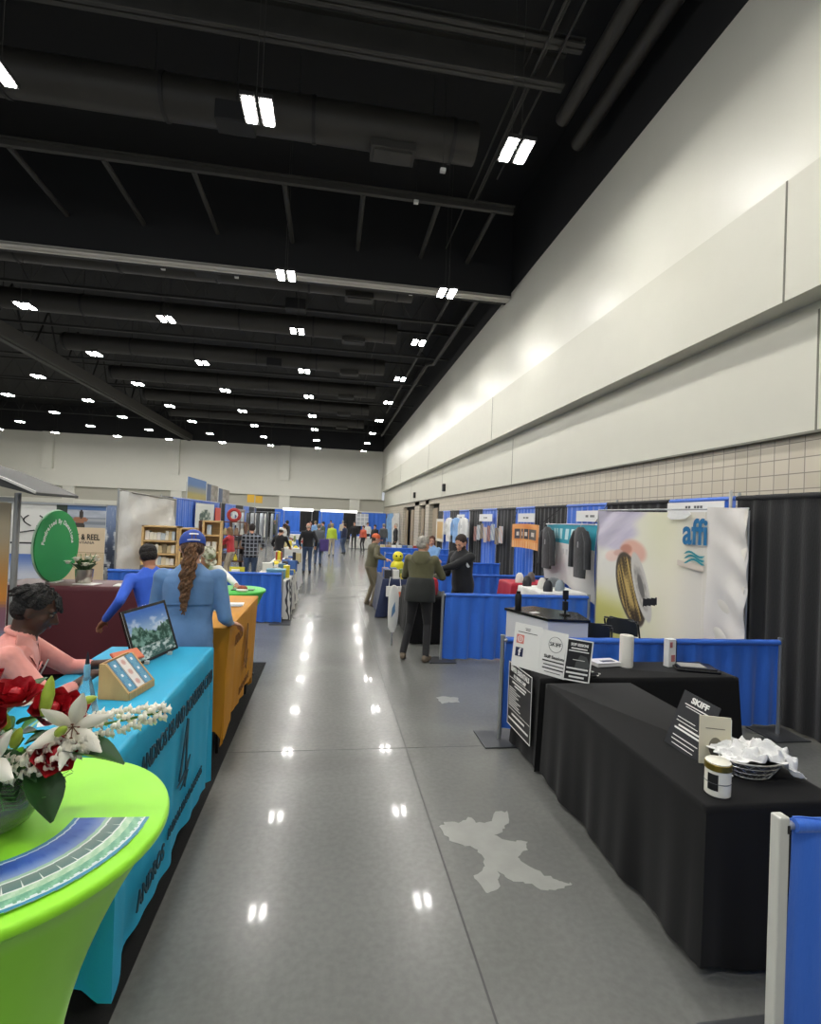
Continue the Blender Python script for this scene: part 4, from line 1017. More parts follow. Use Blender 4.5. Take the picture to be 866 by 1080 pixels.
def person(label, loc, rz=0, h=1.75, hip=None, lean=0, side=0, twist=0, hy=0, hp=0, hands=(None, None), feet=(None, None), elbows=(None, None), knees=(None, None), cols={}, vox=.016, girth=1.0,
           short=False, hem=.0, band=None, hair='short', haircol='3a2a1e', cap=None, curl=.6, hdir=(None, None), group=None, crowd=False, bare=False, boots=0, cuff=.93):
    s = h / 1.75; r = Matrix.Rotation(rz, 3, 'Z'); base = Vector(loc); rinv = r.transposed()
    def loc_(p): return rinv @ (Vector(p) - base)
    hz = hip if hip else .93 * s
    H0 = Vector((0, 0, hz)); up = Matrix.Rotation(side, 3, 'Y') @ Matrix.Rotation(-lean, 3, 'X') @ Vector((0, 0, 1))
    right = Matrix.Rotation(twist, 3, up) @ Vector((1, 0, 0)); right = (right - up * right.dot(up)).normalized(); fwd = up.cross(right)
    T = .52 * s; neck = H0 + up * T; g = girth
    prims = []; mb = MB()
    def cap_(a, b, ra, rb, tg, n=12): prims.append((Vector(a), Vector(b), ra, rb, tg)); mb.capsule(a, b, ra, rb, n)
    # trunk
    rings = []
    for k in range(15):
        f = -.12 + 1.18 * k / 14; wd, dp, of = torso_ring(f); c_ = H0 + up * (T * f) + fwd * of * s
        R1 = right if f > .3 else (right * max(0, f / .3) + Vector((1, 0, 0)) * (1 - max(0, f / .3))).normalized(); F1 = up.cross(R1)
        belly = (g - 1) * .06 * math.exp(-((f - .25) / .25) ** 2)
        rings.append([c_ + R1 * (math.cos(a) * wd * s * (1 + (g - 1) * .7)) + F1 * (math.sin(a) * (dp * s * (1 + (g - 1)) + (belly if math.sin(a) > 0 else 0))) for a in [2 * PI * q / 20 for q in range(20)]])
    mb.loft(rings)
    for x in (-.075, .075):
        prims.append((H0 + right * x * s, H0 + right * x * s + up * T * .85, .105 * s * g, .10 * s * g, 'torso'))
    # arms
    l1, l2 = .285 * s, .255 * s; info = {}
    for i, sg in enumerate((-1, 1)):
        sh = H0 + up * T * .86 + right * (sg * .178 * s)
        tgt = loc_(hands[i]) if hands[i] else Vector((sg * .27 * s, .05, hz - .13 * s))
        pole = elbows[i] or (sg * .5, -.8, -.4)
        el, wr = ik(sh, tgt, l1, l2, pole)
        cap_(H0 + up * T * .80 + right * (sg * .12 * s), sh, .075 * s, .062 * s * g, 'shirt')
        sl = 'skin' if bare else 'shirt'
        cap_(sh, el, .058 * s * g, .047 * s * g, sl if not short else 'shirt')
        if short:
            mid = el.lerp(wr, .08); cap_(el, wr, .040 * s, .028 * s, 'skin')
        else:
            cap_(el, el.lerp(wr, cuff), .047 * s * g, .036 * s, sl)
            cap_(el.lerp(wr, cuff - .03), wr, .029 * s, .025 * s, 'skin')
        f_ = (Vector(hdir[i]) if hdir[i] else (wr - el)).normalized()
        if hdir[i]: f_ = rinv @ f_
        n_ = Vector((0, 0, -1)) if abs(f_.z) < .8 else Vector((-sg, 0, 0)); n_ = (n_ - f_ * n_.dot(f_)).normalized(); sd_ = f_.cross(n_)
        pc = wr + f_ * .048 * s
        Mh = Matrix((sd_, f_, n_)).transposed()
        mb.ell(pc, (.042 * s, .050 * s, .017 * s), 12, 8, Mh); prims.append((wr, pc + f_ * .03, .026, .03, 'skin'))
        fr = max(.0085 * s, vox * .62)
        if vox < .03:
            for k, ln in enumerate((.066, .076, .071, .056)):
                b0 = wr + f_ * .085 * s + sd_ * ((k - 1.5) * .021 * s)
                c1 = math.cos(curl * .6), math.sin(curl * .6); c2 = math.cos(curl * 1.7), math.sin(curl * 1.7)
                p1 = b0 + (f_ * c1[0] + n_ * c1[1]) * ln * .5 * s; p2 = p1 + (f_ * c2[0] + n_ * c2[1]) * ln * .5 * s
                cap_(b0, p1, fr, fr * .95, 'skin', 8); cap_(p1, p2, fr * .95, fr * .8, 'skin', 8)
            ts = -sg if False else (1 if (sd_.dot(right) * -sg) > 0 else -1)
            t0 = wr + f_ * .03 * s + sd_ * (ts * .034 * s); t1 = t0 + (f_ * .7 + sd_ * ts * .6 + n_ * .35) * .04 * s; t2 = t1 + (f_ * .9 + sd_ * ts * .15 + n_ * .4) * .032 * s
            cap_(t0, t1, fr * 1.2, fr, 'skin', 8); cap_(t1, t2, fr, fr * .85, 'skin', 8)
        info[i] = (el, wr, f_, n_)
    # legs
    q1, q2 = .43 * s, .42 * s
    for i, sg in enumerate((-1, 1)):
        hp_ = H0 + Vector((sg * .088 * s, 0, -.03))
        ft = loc_(feet[i]) if feet[i] else Vector((sg * .10 * s, 0, 0))
        an = ft + Vector((0, 0, .085 * s))
        kn, an = ik(hp_, an, q1, q2, knees[i] or (0, 1, .2))
        cap_(hp_, kn, .085 * s * g, .060 * s, 'pants'); cap_(kn, kn.lerp(an, .5), .060 * s, .056 * s, 'pants'); cap_(kn.lerp(an, .5), an + Vector((0, 0, .015)), .056 * s, .05 * s, 'pants' if not boots else 'shoes')
        fd = Vector((sg * .18, 1, 0)).normalized(); toe = Vector((an.x, an.y, max(.036, an.z - .05 * s))) + fd * .15 * s
        heel = Vector((an.x, an.y, toe.z)) - fd * .045 * s
        mb.ell((heel + toe) / 2, (.047 * s, .135 * s, .042 * s), 14, 8, Matrix.Rotation(math.atan2(-fd.x, fd.y), 3, 'Z'))
        prims.append((heel, toe, .042 * s, .038 * s, 'shoes')); cap_(an, heel + Vector((0, 0, .01)), .044 * s, .04 * s, 'shoes')
    # head
    Hm = Matrix((right, fwd, up)).transposed() @ Matrix.Rotation(lean * .55, 3, 'X') @ Matrix.Rotation(hy, 3, 'Z') @ Matrix.Rotation(-hp, 3, 'X')
    nb = neck - up * .02; hc = neck + (up * .6 + Vector((0, 0, .4))).normalized() * .135 * s + (Hm @ Vector((0, .02, 0)))
    def hd(x, y, z): return hc + Hm @ (Vector((x, y, z)) * s)
    cap_(nb, hd(0, -.02, -.06), .056 * s, .052 * s, 'skin')
    def he(c_, rr, tg='skin'):
        mb.ell(hd(*c_), [x * s for x in rr], 18, 12, Hm); prims.append((hd(*c_), hd(*c_), min(rr) * s * .95, min(rr) * s * .95, tg))
    he((0, -.012, .035), (.075, .094, .082)); he((0, .018, -.025), (.062, .075, .082)); he((0, .050, -.083), (.034, .032, .026))
    if not crowd:
        cap_(hd(0, .088, .018), hd(0, .112, -.024), .008 * s, .014 * s, 'skin', 8)
        cap_(hd(-.014, .098, -.03), hd(.014, .098, -.03), .010 * s, .010 * s, 'skin', 8)
        cap_(hd(-.04, .078, .03), hd(.04, .078, .03), .012 * s, .012 * s, 'skin', 8)
        cap_(hd(-.017, .086, -.055), hd(.017, .086, -.055), .009 * s, .009 * s, 'skin', 8)
        for sg in (-1, 1):
            he((sg * .074, -.01, -.008), (.010, .020, .031)); he((sg * .04, .055, -.02), (.024, .026, .022))
    me = bpy.data.meshes.new('tmp'); me.from_pydata([tuple(v) for v in mb.v], [], mb.f); me.update()
    tmp = bpy.data.objects.new('tmp', me); C.objects.link(tmp)
    m1 = tmp.modifiers.new('r', 'REMESH'); m1.mode = 'VOXEL'; m1.voxel_size = vox; m1.use_smooth_shade = True
    m2 = tmp.modifiers.new('s', 'SMOOTH'); m2.factor = .5; m2.iterations = 3 if vox > .01 else 4
    dg = bpy.context.evaluated_depsgraph_get(); me2 = bpy.data.meshes.new_from_object(tmp.evaluated_get(dg)); bpy.data.objects.remove(tmp); me2.name = 'person'
    # material regions by nearest limb
    order = ['shirt', 'pants', 'skin', 'shoes', 'shirt2']
    ms = {'shirt': cols.get('shirt'), 'pants': cols.get('pants'), 'skin': cols.get('skin'), 'shoes': cols.get('shoes'), 'shirt2': cols.get('shirt2') or cols.get('shirt')}
    me2.materials.clear()
    for k in order: me2.materials.append(ms[k])
    n = len(me2.polygons); cen = np.empty(n * 3); me2.polygons.foreach_get('center', cen); cen = cen.reshape(-1, 3)
    best = np.full(n, 1e9); idx = np.zeros(n, int)
    for a, b, ra, rb, tg in prims:
        a_ = np.array(a); d_ = np.array(b - a); L2 = d_ @ d_
        t = np.clip((cen - a_) @ d_ / L2, 0, 1) if L2 > 1e-9 else np.zeros(n)
        dist = np.linalg.norm(cen - (a_ + t[:, None] * d_), axis=1) - (ra + (rb - ra) * t)
        k = dist < best; best[k] = dist[k]
        if tg == 'torso':
            idx[k] = 0
        else: idx[k] = order.index(tg)
    fz = ((cen - np.array(H0)) @ np.array(up)) / T
    hemf = hem
    tor = (idx == 0) & (np.abs((cen - np.array(H0)) @ np.array(right)) < .19 * s * g)
    idx[(idx == 1) & (fz > hemf) & (fz < .4)] = 0
    idx[tor & (fz <= hemf)] = 1
    if band is not None: idx[(idx == 0) & (fz < band)] = 4
    me2.polygons.foreach_set('material_index', idx.astype(np.int32)); me2.polygons.foreach_set('use_smooth', [True] * n)
    o = bpy.data.objects.new('person', me2); C.objects.link(o); o.location = base; o.rotation_euler = (0, 0, rz)
    tag(o, label, 'person', group)
    # eyes and lips
    if not crowd:
        for sg in (-1, 1):
            e = MB().ell(hd(sg * .031, .079, .008), (.0135 * s, .010 * s, .0075 * s), 12, 8, Hm).build('eye', mat('eye_white', '6a6058', .4), o)
            MB().ell(hd(sg * .031, .0875, .006), (.006 * s, .004 * s, .006 * s), 8, 6, Hm).build('iris', mat('eye_dark', '120c0a', .25), e)
            MB().capsule(hd(sg * .017, .094, .030), hd(sg * .048, .082, .031), .0042 * s, .003 * s, 6).build('eyebrow', mat('brow_' + haircol, haircol, .8), o)
        MB().capsule(hd(-.017, .093, -.056), hd(.017, .093, -.056), .0065 * s, .0065 * s, 8).build('lips', mat('lips_' + cols['lips'], cols['lips'], .5), o)
    hm = mat('hair_' + haircol, haircol, .7, noise=.35, nscale=30, bump=.9, bscale=70)
    def hair_blob(mb_, c_, rr): mb_.ell(hd(*c_), [x * s for x in rr], 18, 12, Hm)
    if hair:
        hb = MB()
        if hair == 'bald': hair_blob(hb, (0, -.035, .0), (.080, .078, .055))
        else:
            hair_blob(hb, (0, -.024, .046), (.083, .096, .083)); hair_blob(hb, (0, -.045, .0), (.079, .068, .07))
        if hair == 'long':
            hair_blob(hb, (0, -.045, -.07), (.085, .06, .12)); hair_blob(hb, (-.07, -.01, -.04), (.022, .04, .09)); hair_blob(hb, (.07, -.01, -.04), (.022, .04, .09))
        if hair == 'twists':
            rr_ = random.Random(3)
            for k in range(46):
                a = rr_.uniform(0, 2 * PI); e = rr_.uniform(.25, 1.45); p = Vector((math.cos(a) * math.cos(e) * .08, -.018 + math.sin(a) * math.cos(e) * .096, .05 + math.sin(e) * .08))
                dn = Vector((p.x * .35, p.y * .35 + (.012 if p.y > 0 else -.01), -.028 - rr_.uniform(0, .02)))
                hb.capsule(hd(*p), hd(*(p + dn)), .011 * s, .008 * s, 6)
            for x in (-.045, -.018, .02, .045): hb.capsule(hd(x, .066, .092), hd(x * 1.15, .090, .055), .007 * s, .005 * s, 6)
        ho = hb.build('hair', hm, o)
        if hair == 'beard' or hair == 'short_beard':
            bb = MB(); hair_blob(bb, (0, .045, -.085), (.052, .05, .034)); hair_blob(bb, (-.045, .03, -.055), (.022, .045, .042)); hair_blob(bb, (.045, .03, -.055), (.022, .045, .042)); bb.build('beard', hm, o)
        if hair == 'ponytail':
            pt = MB(); rr_ = random.Random(2)
            p0 = hd(0, -.10, .03); 
            for k in range(26):
                a = rr_.uniform(0, 6.28); off = Vector((math.cos(a), math.sin(a) * .6, 0)) * rr_.uniform(.005, .032); pts = []; ln = rr_.uniform(.40, .52); w0 = rr_.uniform(0, 6)
                for q in range(22):
                    f = q / 21; env = .5 + 1.0 * math.sin(PI * min(1, f * 1.15)) ** .7
                    c_ = p0 + Vector((-.03 * f, -.055 - .085 * f ** .8, -.02 - ln * f))
                    pts.append(c_ + off * env + Vector((math.sin(f * 34 + w0) * .010, math.cos(f * 34 + w0) * .010, 0)))
                pt.tube(pts, [.013 - .007 * (q / 21) ** 2 for q in range(22)], 6)
            pt.build('ponytail', mat('curly_brown_hair', '6e4c30', .6, noise=.45, nscale=40, bump=.8, bscale=90), o)
    if cap:
        cm = cap['mat']; cb_ = MB()
        rings = []
        for k in range(9):
            a = PI / 2 * k / 8; rings.append([hd(math.cos(t) * .088 * math.cos(a), -.016 + math.sin(t) * .104 * math.cos(a), .045 + .088 * math.sin(a)) for t in [2 * PI * q / 24 for q in range(24)]])
        rings = [[hd(math.cos(t) * .087, -.016 + math.sin(t) * .103, .02) for t in [2 * PI * q / 24 for q in range(24)]]] + rings[:-1] + [[hd(math.cos(t) * .003, -.016 + math.sin(t) * .003, .134) for t in [2 * PI * q / 24 for q in range(24)]]]
        cb_.loft(rings); co = cb_.build('cap', cm, o)
        br = MB(); top = []; bot = []
        for q in range(13):
            a = PI * q / 12; top.append((math.cos(a) * .083, .055 + math.sin(a) * .115, .033 - .022 * abs(math.cos(a)) - .012 * math.sin(a)))
        pts = [hd(*p) for p in top] + [hd(p[0], p[1], p[2] - .006) for p in top]; nn = len(top)
        fs = [tuple(range(nn)), tuple(range(2 * nn - 1, nn - 1, -1))] + [(i, i + nn, (i + 1) % nn + nn, (i + 1) % nn) for i in range(nn)]
        if not cap.get('nobrim'): br.add(pts, fs).build('brim', cm, co, smooth=False)
        MB().ell(hd(0, -.016, .134), (.008, .008, .005), 8, 6).build('cap_button', cm, co)
    o2 = {'hd': hd, 'H0': H0, 'up': up, 'right': right, 'fwd': fwd, 'T': T, 's': s, 'info': info, 'obj': o, 'Hm': Hm}
    return o2
def shade(nm, hexc, **k): return cloth_mat(nm, hexc, **k)
SK_D = mat('skin_dark', '4a2f24', .45, noise=.08, nscale=8, spec=.4); SK_L = mat('skin_light', 'cf9c82', .5, noise=.08, nscale=8); SK_M = mat('skin_mid', 'a8765c', .5, noise=.08, nscale=8)
SHOE = mat('shoe_dark', '1a1a1c', .6); SHOE2 = mat('shoe_tan', '6b5f50', .7, noise=.2, nscale=20)
PINK = shade('pink_shirt', 'ea9c92'); BLKP = shade('black_trousers', '17171b'); KHK = shade('khaki_trousers', '8d8064'); JEAN = shade('blue_jeans', '3c4f6e'); 

# --- seated man in the pink shirt behind the turquoise table
P = person('seated person in a pink button shirt holding a phone over the turquoise table', (-1.69, 2.88, 0), R(-72), 1.76, hip=.84, lean=R(20), hy=R(-4), hp=R(14),
           hands=((-1.17, 3.16, 1.13), (-1.20, 2.99, 1.12)), elbows=((-1, -.2, -1), (1, -.2, -1)), feet=((-1.45, 2.9, .28), (-1.5, 2.65, .28)), hdir=((.75, .55, .12), (.8, .5, .1)),
           cols={'shirt': PINK, 'pants': KHK, 'skin': SK_D, 'shoes': SHOE, 'lips': '5a3030'}, vox=.0085, hem=-.05, hair='twists', haircol='14100f', curl=.75, cuff=.45)
hd, o = P['hd'], P['obj']
cl = MB(); nk = P['H0'] + P['up'] * P['T'] * .97; rt, fw, upv = P['right'], P['fwd'], P['up']
for sg in (-1, 1):
    pts = [nk + rt * (sg * .015) + fw * .085 - upv * .02, nk + rt * (sg * .075) + fw * .045 + upv * .03, nk + rt * (sg * .088) - fw * .02 + upv * .038, nk + rt * (sg * .12) + fw * .0 - upv * .02, nk + rt * (sg * .095) + fw * .085 - upv * .055, nk + rt * (sg * .05) + fw * .115 - upv * .10]
    q = [p + (fw * .5 + rt * sg * .6 + upv * .3) * .007 for p in pts]; k = len(pts)
    cl.add(pts + q, [tuple(range(k - 1, -1, -1)), tuple(range(k, 2 * k))] + [(i, (i + 1) % k, (i + 1) % k + k, i + k) for i in range(k)])
cl.tube([nk + rt * (.078 * math.cos(a)) + fw * (.070 * math.sin(a) - .005) + upv * (.03 - .035 * max(0, math.sin(a))) for a in [2 * PI * i / 20 for i in range(20)]], .014, 8, closed=True)
cl.build('collar', PINK, o, angle=80)
c_ = P['H0'] + upv * P['T'] * .66 + rt * .075 + fw * .132
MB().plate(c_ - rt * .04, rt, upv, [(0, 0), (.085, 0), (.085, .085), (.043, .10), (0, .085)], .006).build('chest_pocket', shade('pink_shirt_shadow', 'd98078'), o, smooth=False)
c_ = P['H0'] + upv * P['T'] * .45 + fw * .145
MB().plate(c_ + rt * .02, rt, upv, [(0, 0), (.06, 0), (.06, .09), (0, .09)], .004).build('name_badge', WHT, o, smooth=False)
MB().tube([c_ - rt * .05 + upv * .1 + fw * .0, c_ - rt * .05 + upv * .19 + fw * .004], .004, 8).build('pen', white_pl, o)
for k in range(4): MB().ell(P['H0'] + upv * P['T'] * (.30 + .15 * k) + fw * (.136 + .006 * (k in (1, 2))), (.006, .006, .006), 8, 6).build('button', mat('button_red', 'a03a3a', .4), o)
t = thing('smartphone', 'phone in an orange case held by the seated person in pink', 'phone', (-1.08, 3.17, 1.14))
Up_ = Vector((.55, .83, .0)).normalized(); Vp = Vector((-.6, .45, .45)).normalized(); Vp = (Vp - Up_ * Vp.dot(Up_)).normalized()
Op = Vector((-1.13, 3.12, 1.135)); MB().plate(Op, Up_, Vp, [(0, 0), (.17, 0), (.17, .085), (0, .085)], .012).build('phone_case', mat('orange_case', 'd9694a', .45), t, smooth=False, world=True, bevel=.004)
MB().plate(Op + Up_.cross(Vp) * .0065 + Up_ * .006 + Vp * .006, Up_, Vp, [(0, 0), (.158, 0), (.158, .073), (0, .073)], .002).build('phone_screen', mat('salmon_screen', 'e08a6c', .15), t, smooth=False, world=True)
# his stool
t = thing('bar_stool', 'black bar stool under the person in the pink shirt', 'stool', (-1.71, 2.87, .02))
MB().lathe([(.001, .0), (.17, 0), (.18, .02), (.17, .05), (.001, .055)], c=(0, 0, .66), n=24).build('seat', BKT, t)
for k in range(4):
    a = R(45 + 90 * k); MB().tube([(.1 * math.cos(a), .1 * math.sin(a), .66), (.22 * math.cos(a), .22 * math.sin(a), 0)], .013, 8).build('leg', blackm, t)
MB().ring((0, 0, .26), .19, .009, 28, 6).build('foot_ring', blackm, t)

# --- person in the denim-blue shirt with the long ponytail
DEN = shade('denim_shirt', '6288b6', bump=.6, bscale=7, noise_=.12)
P = person('person seen from behind in a faded blue shirt, blue cap and long curly ponytail', (-1.03, 4.16, 0), R(6), 1.90, lean=R(7), hy=R(12), hp=R(14), hands=((-1.28, 4.48, 1.10), (-.78, 4.46, 1.10)), elbows=((-.3, -.5, -1), (.25, -.4, -1)),
           cols={'shirt': DEN, 'pants': BLKP, 'skin': SK_L, 'shoes': SHOE, 'lips': 'a86a60'}, vox=.011, hem=-.16, hair='ponytail', haircol='5a4030', girth=1.08, cap={'mat': mat('royal_cap', '23479f', .7, noise=.08, nscale=10)}, hdir=(None, (.5, .6, -.25)))
o, hd = P['obj'], P['hd']; H0, rt, fw, upv, T_ = P['H0'], P['right'], P['fwd'], P['up'], P['T']
yk = MB(); vs = []; nI, nJ = 16, 10
for j in range(nJ + 1):
    f = .50 + .36 * j / nJ; wd, dp, of = torso_ring(f)
    for i in range(nI + 1):
        a = R(205 + 130 * i / nI); off = 1.06 + .035 * (1 - j / nJ)
        vs.append(H0 + upv * (T_ * f) + fw * of + rt * math.cos(a) * wd * P['s'] * off + fw * math.sin(a) * (dp * P['s'] * off + .012))
A_ = len(vs); vs += [v - fw * -.008 for v in vs]
yk.add(vs, [(j * (nI + 1) + i, (j + 1) * (nI + 1) + i, (j + 1) * (nI + 1) + i + 1, j * (nI + 1) + i + 1) for j in range(nJ) for i in range(nI)] + [(i, i + 1, i + 1 + A_, i + A_) for i in range(nI)])
yk.build('back_yoke', DEN, o, angle=80)
co = [c for c in o.children if c.name.startswith('cap')][0]
for (z, hw, th) in ((.075, .03, .010), (.032, .042, .006)):
    mb = MB(); p = []
    for q in range(7):
        x = -hw + 2 * hw * q / 6; y = -.016 - math.sqrt(max(0, 1 - (x / .088) ** 2)) * .104 * math.cos(math.asin(min(1, max(0, (z - .045) / .088)))) - .003
        p.append((x, y))
    vs = [hd(x, y, z) for x, y in p] + [hd(x, y + .004 * (z > .05), z + th) for x, y in p]
    mb.add(vs, [(i, i + 1, i + 8, i + 7) for i in range(6)]); mb.build('cap_lettering', WPR, co)

# --- person in royal blue shirt beyond, arm out to the left
RB = shade('royal_shirt', '2f5fd0', bump=.6)
P = person('dark-haired person in a bright royal blue shirt leaning behind the one with the ponytail', (-1.60, 5.35, 0), R(30), 1.74, lean=R(20), side=R(-6), hy=R(-10), hp=R(20), hands=((-2.02, 5.22, .96), (-1.36, 5.5, 1.12)), elbows=((-.4, -.6, -.6), (1, -.3, -.6)),
           cols={'shirt': RB, 'pants': BLKP, 'skin': SK_M, 'shoes': SHOE, 'lips': '8a5048'}, vox=.012, hem=-.1, haircol='17120f')
MB().ring((0, 0, 0), .03, .008, 20, 8).build('wrist_watch', mat('watch_steel', 'c9c9c6', .3, .8), P['obj']).location = P['info'][1][1]
# --- person in camo cap behind the mustard table
CAMO = mat('camo_cloth', 'a9a693', .8); N, L = CAMO.node_tree.nodes, CAMO.node_tree.links
tcc = N.new('ShaderNodeTexCoord'); nn_ = N.new('ShaderNodeTexNoise'); nn_.inputs['Scale'].default_value = 22; L.new(tcc.outputs['Object'], nn_.inputs['Vector'])
rr_ = N.new('ShaderNodeValToRGB'); rr_.color_ramp.interpolation = 'CONSTANT'
for k, (p, c_) in enumerate(((0, '7a7763'), (.45, 'a9a890'), (.55, 'c6c5b4'))):
    if k > 1: rr_.color_ramp.elements.new(p)
    rr_.color_ramp.elements[k].position = p; rr_.color_ramp.elements[k].color = lin(c_) + (1,)
L.new(nn_.outputs['Fac'], rr_.inputs[0]); L.new(rr_.outputs[0], N['Principled BSDF'].inputs['Base Color'])
WSH = shade('white_shirt', 'dcdcd8')
P = person('bent-over person in a pale camouflage cap and white shirt behind the mustard table', (-1.62, 7.02, 0), R(-150), 1.68, lean=R(28), hy=R(15), hp=R(30), hands=((-1.0, 6.42, 1.10), (-1.4, 6.3, 1.1)), elbows=((-1, -.3, -.6), (1, -.3, -.6)),
           cols={'shirt': WSH, 'pants': KHK, 'skin': SK_M, 'shoes': SHOE, 'lips': '9a5a50'}, vox=.012, hem=-.1, haircol='8d8a84', cap={'mat': CAMO})

# --- right side: man in the two-tone olive jacket, back to the camera
OLV = shade('olive_jacket', '5c5a3e', bump=.6); DOL = shade('dark_green_jacket', '1e211f', bump=.5)
P = person('grey-haired person from behind in an olive and black hooded jacket, black trousers', (1.33, 7.42, 0), R(-22), 1.82, lean=R(4), hy=R(-30), hp=R(8), hands=((1.36, 7.80, 1.16), (1.60, 7.72, 1.18)), elbows=((-.9, -.6, -.7), (.9, -.5, -.7)),
           feet=((1.12, 7.45, 0), (1.42, 7.28, 0)), cols={'shirt': OLV, 'shirt2': DOL, 'pants': BLKP, 'skin': SK_L, 'shoes': SHOE2, 'lips': 'a86a60'}, vox=.012, girth=1.18, hem=-.22, band=.36, haircol='a8a49a', hair='short')
o = P['obj']; hd = P['hd']; H0, rt, fw, upv, T_ = P['H0'], P['right'], P['fwd'], P['up'], P['T']
hb = MB(); c_ = H0 + upv * T_ * 1.0
hb.loft([[c_ + rt * (math.cos(a) * w_) + fw * (math.sin(a) * d_ - .02 - of) + upv * z for a in [2 * PI * q / 18 for q in range(18)]] for (w_, d_, of, z) in ((.10, .06, .08, -.13), (.15, .095, .05, -.07), (.13, .10, .03, 0), (.105, .095, .015, .045), (.085, .08, .01, .05))])
hb.build('hood', OLV, o)
jh = MB()
jh.loft([[H0 + upv * T_ * f + rt * (math.cos(a) * w_) + fw * (math.sin(a) * d_ + .005) for a in [2 * PI * q / 24 for q in range(24)]] for f, w_, d_ in ((-.24, .222, .165), (-.22, .228, .170), (0, .226, .168), (.2, .212, .158), (.36, .196, .146), (.40, .17, .12))])
jh.build('jacket_skirt', DOL, o, angle=70)
# --- bearded man in black
BJK = shade('black_jacket', '15161a', bump=.5)
P = person('bearded person in a black zip jacket looking down at a phone behind the blue railing', (2.12, 8.02, 0), R(122), 1.86, lean=R(6), hy=R(8), hp=R(28), hands=((1.60, 7.95, 1.21), (1.66, 8.12, 1.18)), elbows=((-.3, -.1, -1), (.3, -.1, -1)),
           cols={'shirt': BJK, 'pants': BLKP, 'skin': SK_L, 'shoes': SHOE, 'lips': 'a86a60'}, vox=.012, girth=1.2, hem=-.16, hair='short_beard', haircol='33261f')
o = P['obj']; el, wr = P['info'][0][:2]
sh_ = P['H0'] + P['up'] * P['T'] * .80 + P['right'] * (-.178 * P['s'] - .062) 
MB().lathe([(.001, 0), (.042, 0), (.042, .004), (.001, .004)], n=20).build('sleeve_patch', mat('patch_grey', 'b4b8bc', .6), o)
pt_ = [c for c in o.children if c.name.startswith('sleeve_patch')][0]; pt_.location = sh_.lerp(P['info'][0][0], .3) + Vector((-.012, 0, -.05)); pt_.rotation_euler = (0, R(-80), 0)
MB().plate(P['H0'] + P['up'] * P['T'] * .72 + P['fwd'] * .142 * 1.1 - P['right'] * .09, P['right'], P['up'], [(0, 0), (.04, 0), (.04, .02), (0, .02)], .006).build('chest_logo', WPR, o, smooth=False)
t = thing('smartphone', 'dark phone held by the bearded person in black', 'phone', (1.55, 8.0, 1.23)); MB().box((0, 0, 0), (.15, .075, .01), rz=1.2, ry=-.4).build('phone_case', BKT, t, smooth=False, bevel=.003)
MB().box((-.002, 0, .006), (.14, .067, .002), rz=1.2, ry=-.4).build('phone_screen', mat('dim_screen', '2c3340', .15), t, smooth=False)
# --- orange cap
ODR = shade('olive_drab_shirt', '59553f'); WAD = shade('wader_khaki', '79705a', bump=.8)
P = person('person in an orange cap, olive shirt and khaki waders beside the navy table', (.98, 12.0, 0), R(-70), 1.70, lean=R(8), hy=R(-10), hp=R(12), hands=((1.3, 11.75, 1.08), (1.28, 11.6, 1.10)), elbows=((-.7, -.5, -.8), (.7, -.5, -.8)),
           feet=((.93, 12.15, 0), (1.03, 11.85, 0)), cols={'shirt': ODR, 'pants': WAD, 'skin': SK_L, 'shoes': SHOE2, 'lips': 'a86a60'}, vox=.015, girth=1.2, hem=-.02, haircol='4a3526', cap={'mat': mat('orange_cap', 'd3643a', .7)})
# --- light blue shirt
LBS = shade('light_blue_shirt', '7fa9d8')
P = person('person with long brown hair in a light blue shirt in the booths at right', (2.45, 12.3, 0), R(150), 1.68, hy=R(10), hp=R(10), hands=((2.3, 12.0, 1.05), (2.55, 12.0, 1.1)), cols={'shirt': LBS, 'pants': BLKP, 'skin': SK_L, 'shoes': SHOE, 'lips': 'a86a60'}, vox=.016, hem=-.1, hair='long', haircol='5d3a28')
# --- left side crowd
REDS = shade('red_sweater', 'b5343a'); PLD = mat('plaid_cloth', '2b2f38', .85)
N, L = PLD.node_tree.nodes, PLD.node_tree.links; tcc = N.new('ShaderNodeTexCoord')
ck = None; outs = []
for ax in ('X', 'Z'):
    wv = N.new('ShaderNodeTexWave'); wv.wave_type = 'BANDS'; wv.bands_direction = ax; wv.inputs['Scale'].default_value = 3.2; L.new(tcc.outputs['Object'], wv.inputs['Vector'])
    rp = N.new('ShaderNodeValToRGB'); rp.color_ramp.elements[0].position = .80; rp.color_ramp.elements[1].position = .9; L.new(wv.outputs['Fac'], rp.inputs[0]); outs.append(rp.outputs[0])
mx = N.new('ShaderNodeMix'); mx.data_type = 'RGBA'; mx.blend_type = 'LIGHTEN'; mx.inputs[0].default_value = 1; L.new(outs[0], mx.inputs[6]); L.new(outs[1], mx.inputs[7])
mx2 = N.new('ShaderNodeMix'); mx2.data_type = 'RGBA'; L.new(mx.outputs[2], mx2.inputs[0]); mx2.inputs[6].default_value = lin('23262e') + (1,); mx2.inputs[7].default_value = lin('8a8f9a') + (1,)
L.new(mx2.outputs[2], N['Principled BSDF'].inputs['Base Color'])
BEA = shade('beige_trousers', 'b8ad98'); GRY = shade('grey_shirt', '5e6266'); PUR = shade('purple_bag_cloth', '4b3a78'); YGR = shade('yellow_green_shirt', 'b6cc3c'); GRN = shade('forest_shirt', '3e4a35')
def pcol(sh_, pa=BLKP, sk=SK_L, so=SHOE): return {'shirt': sh_, 'pants': pa, 'skin': sk, 'shoes': so, 'lips': 'a86a60'}
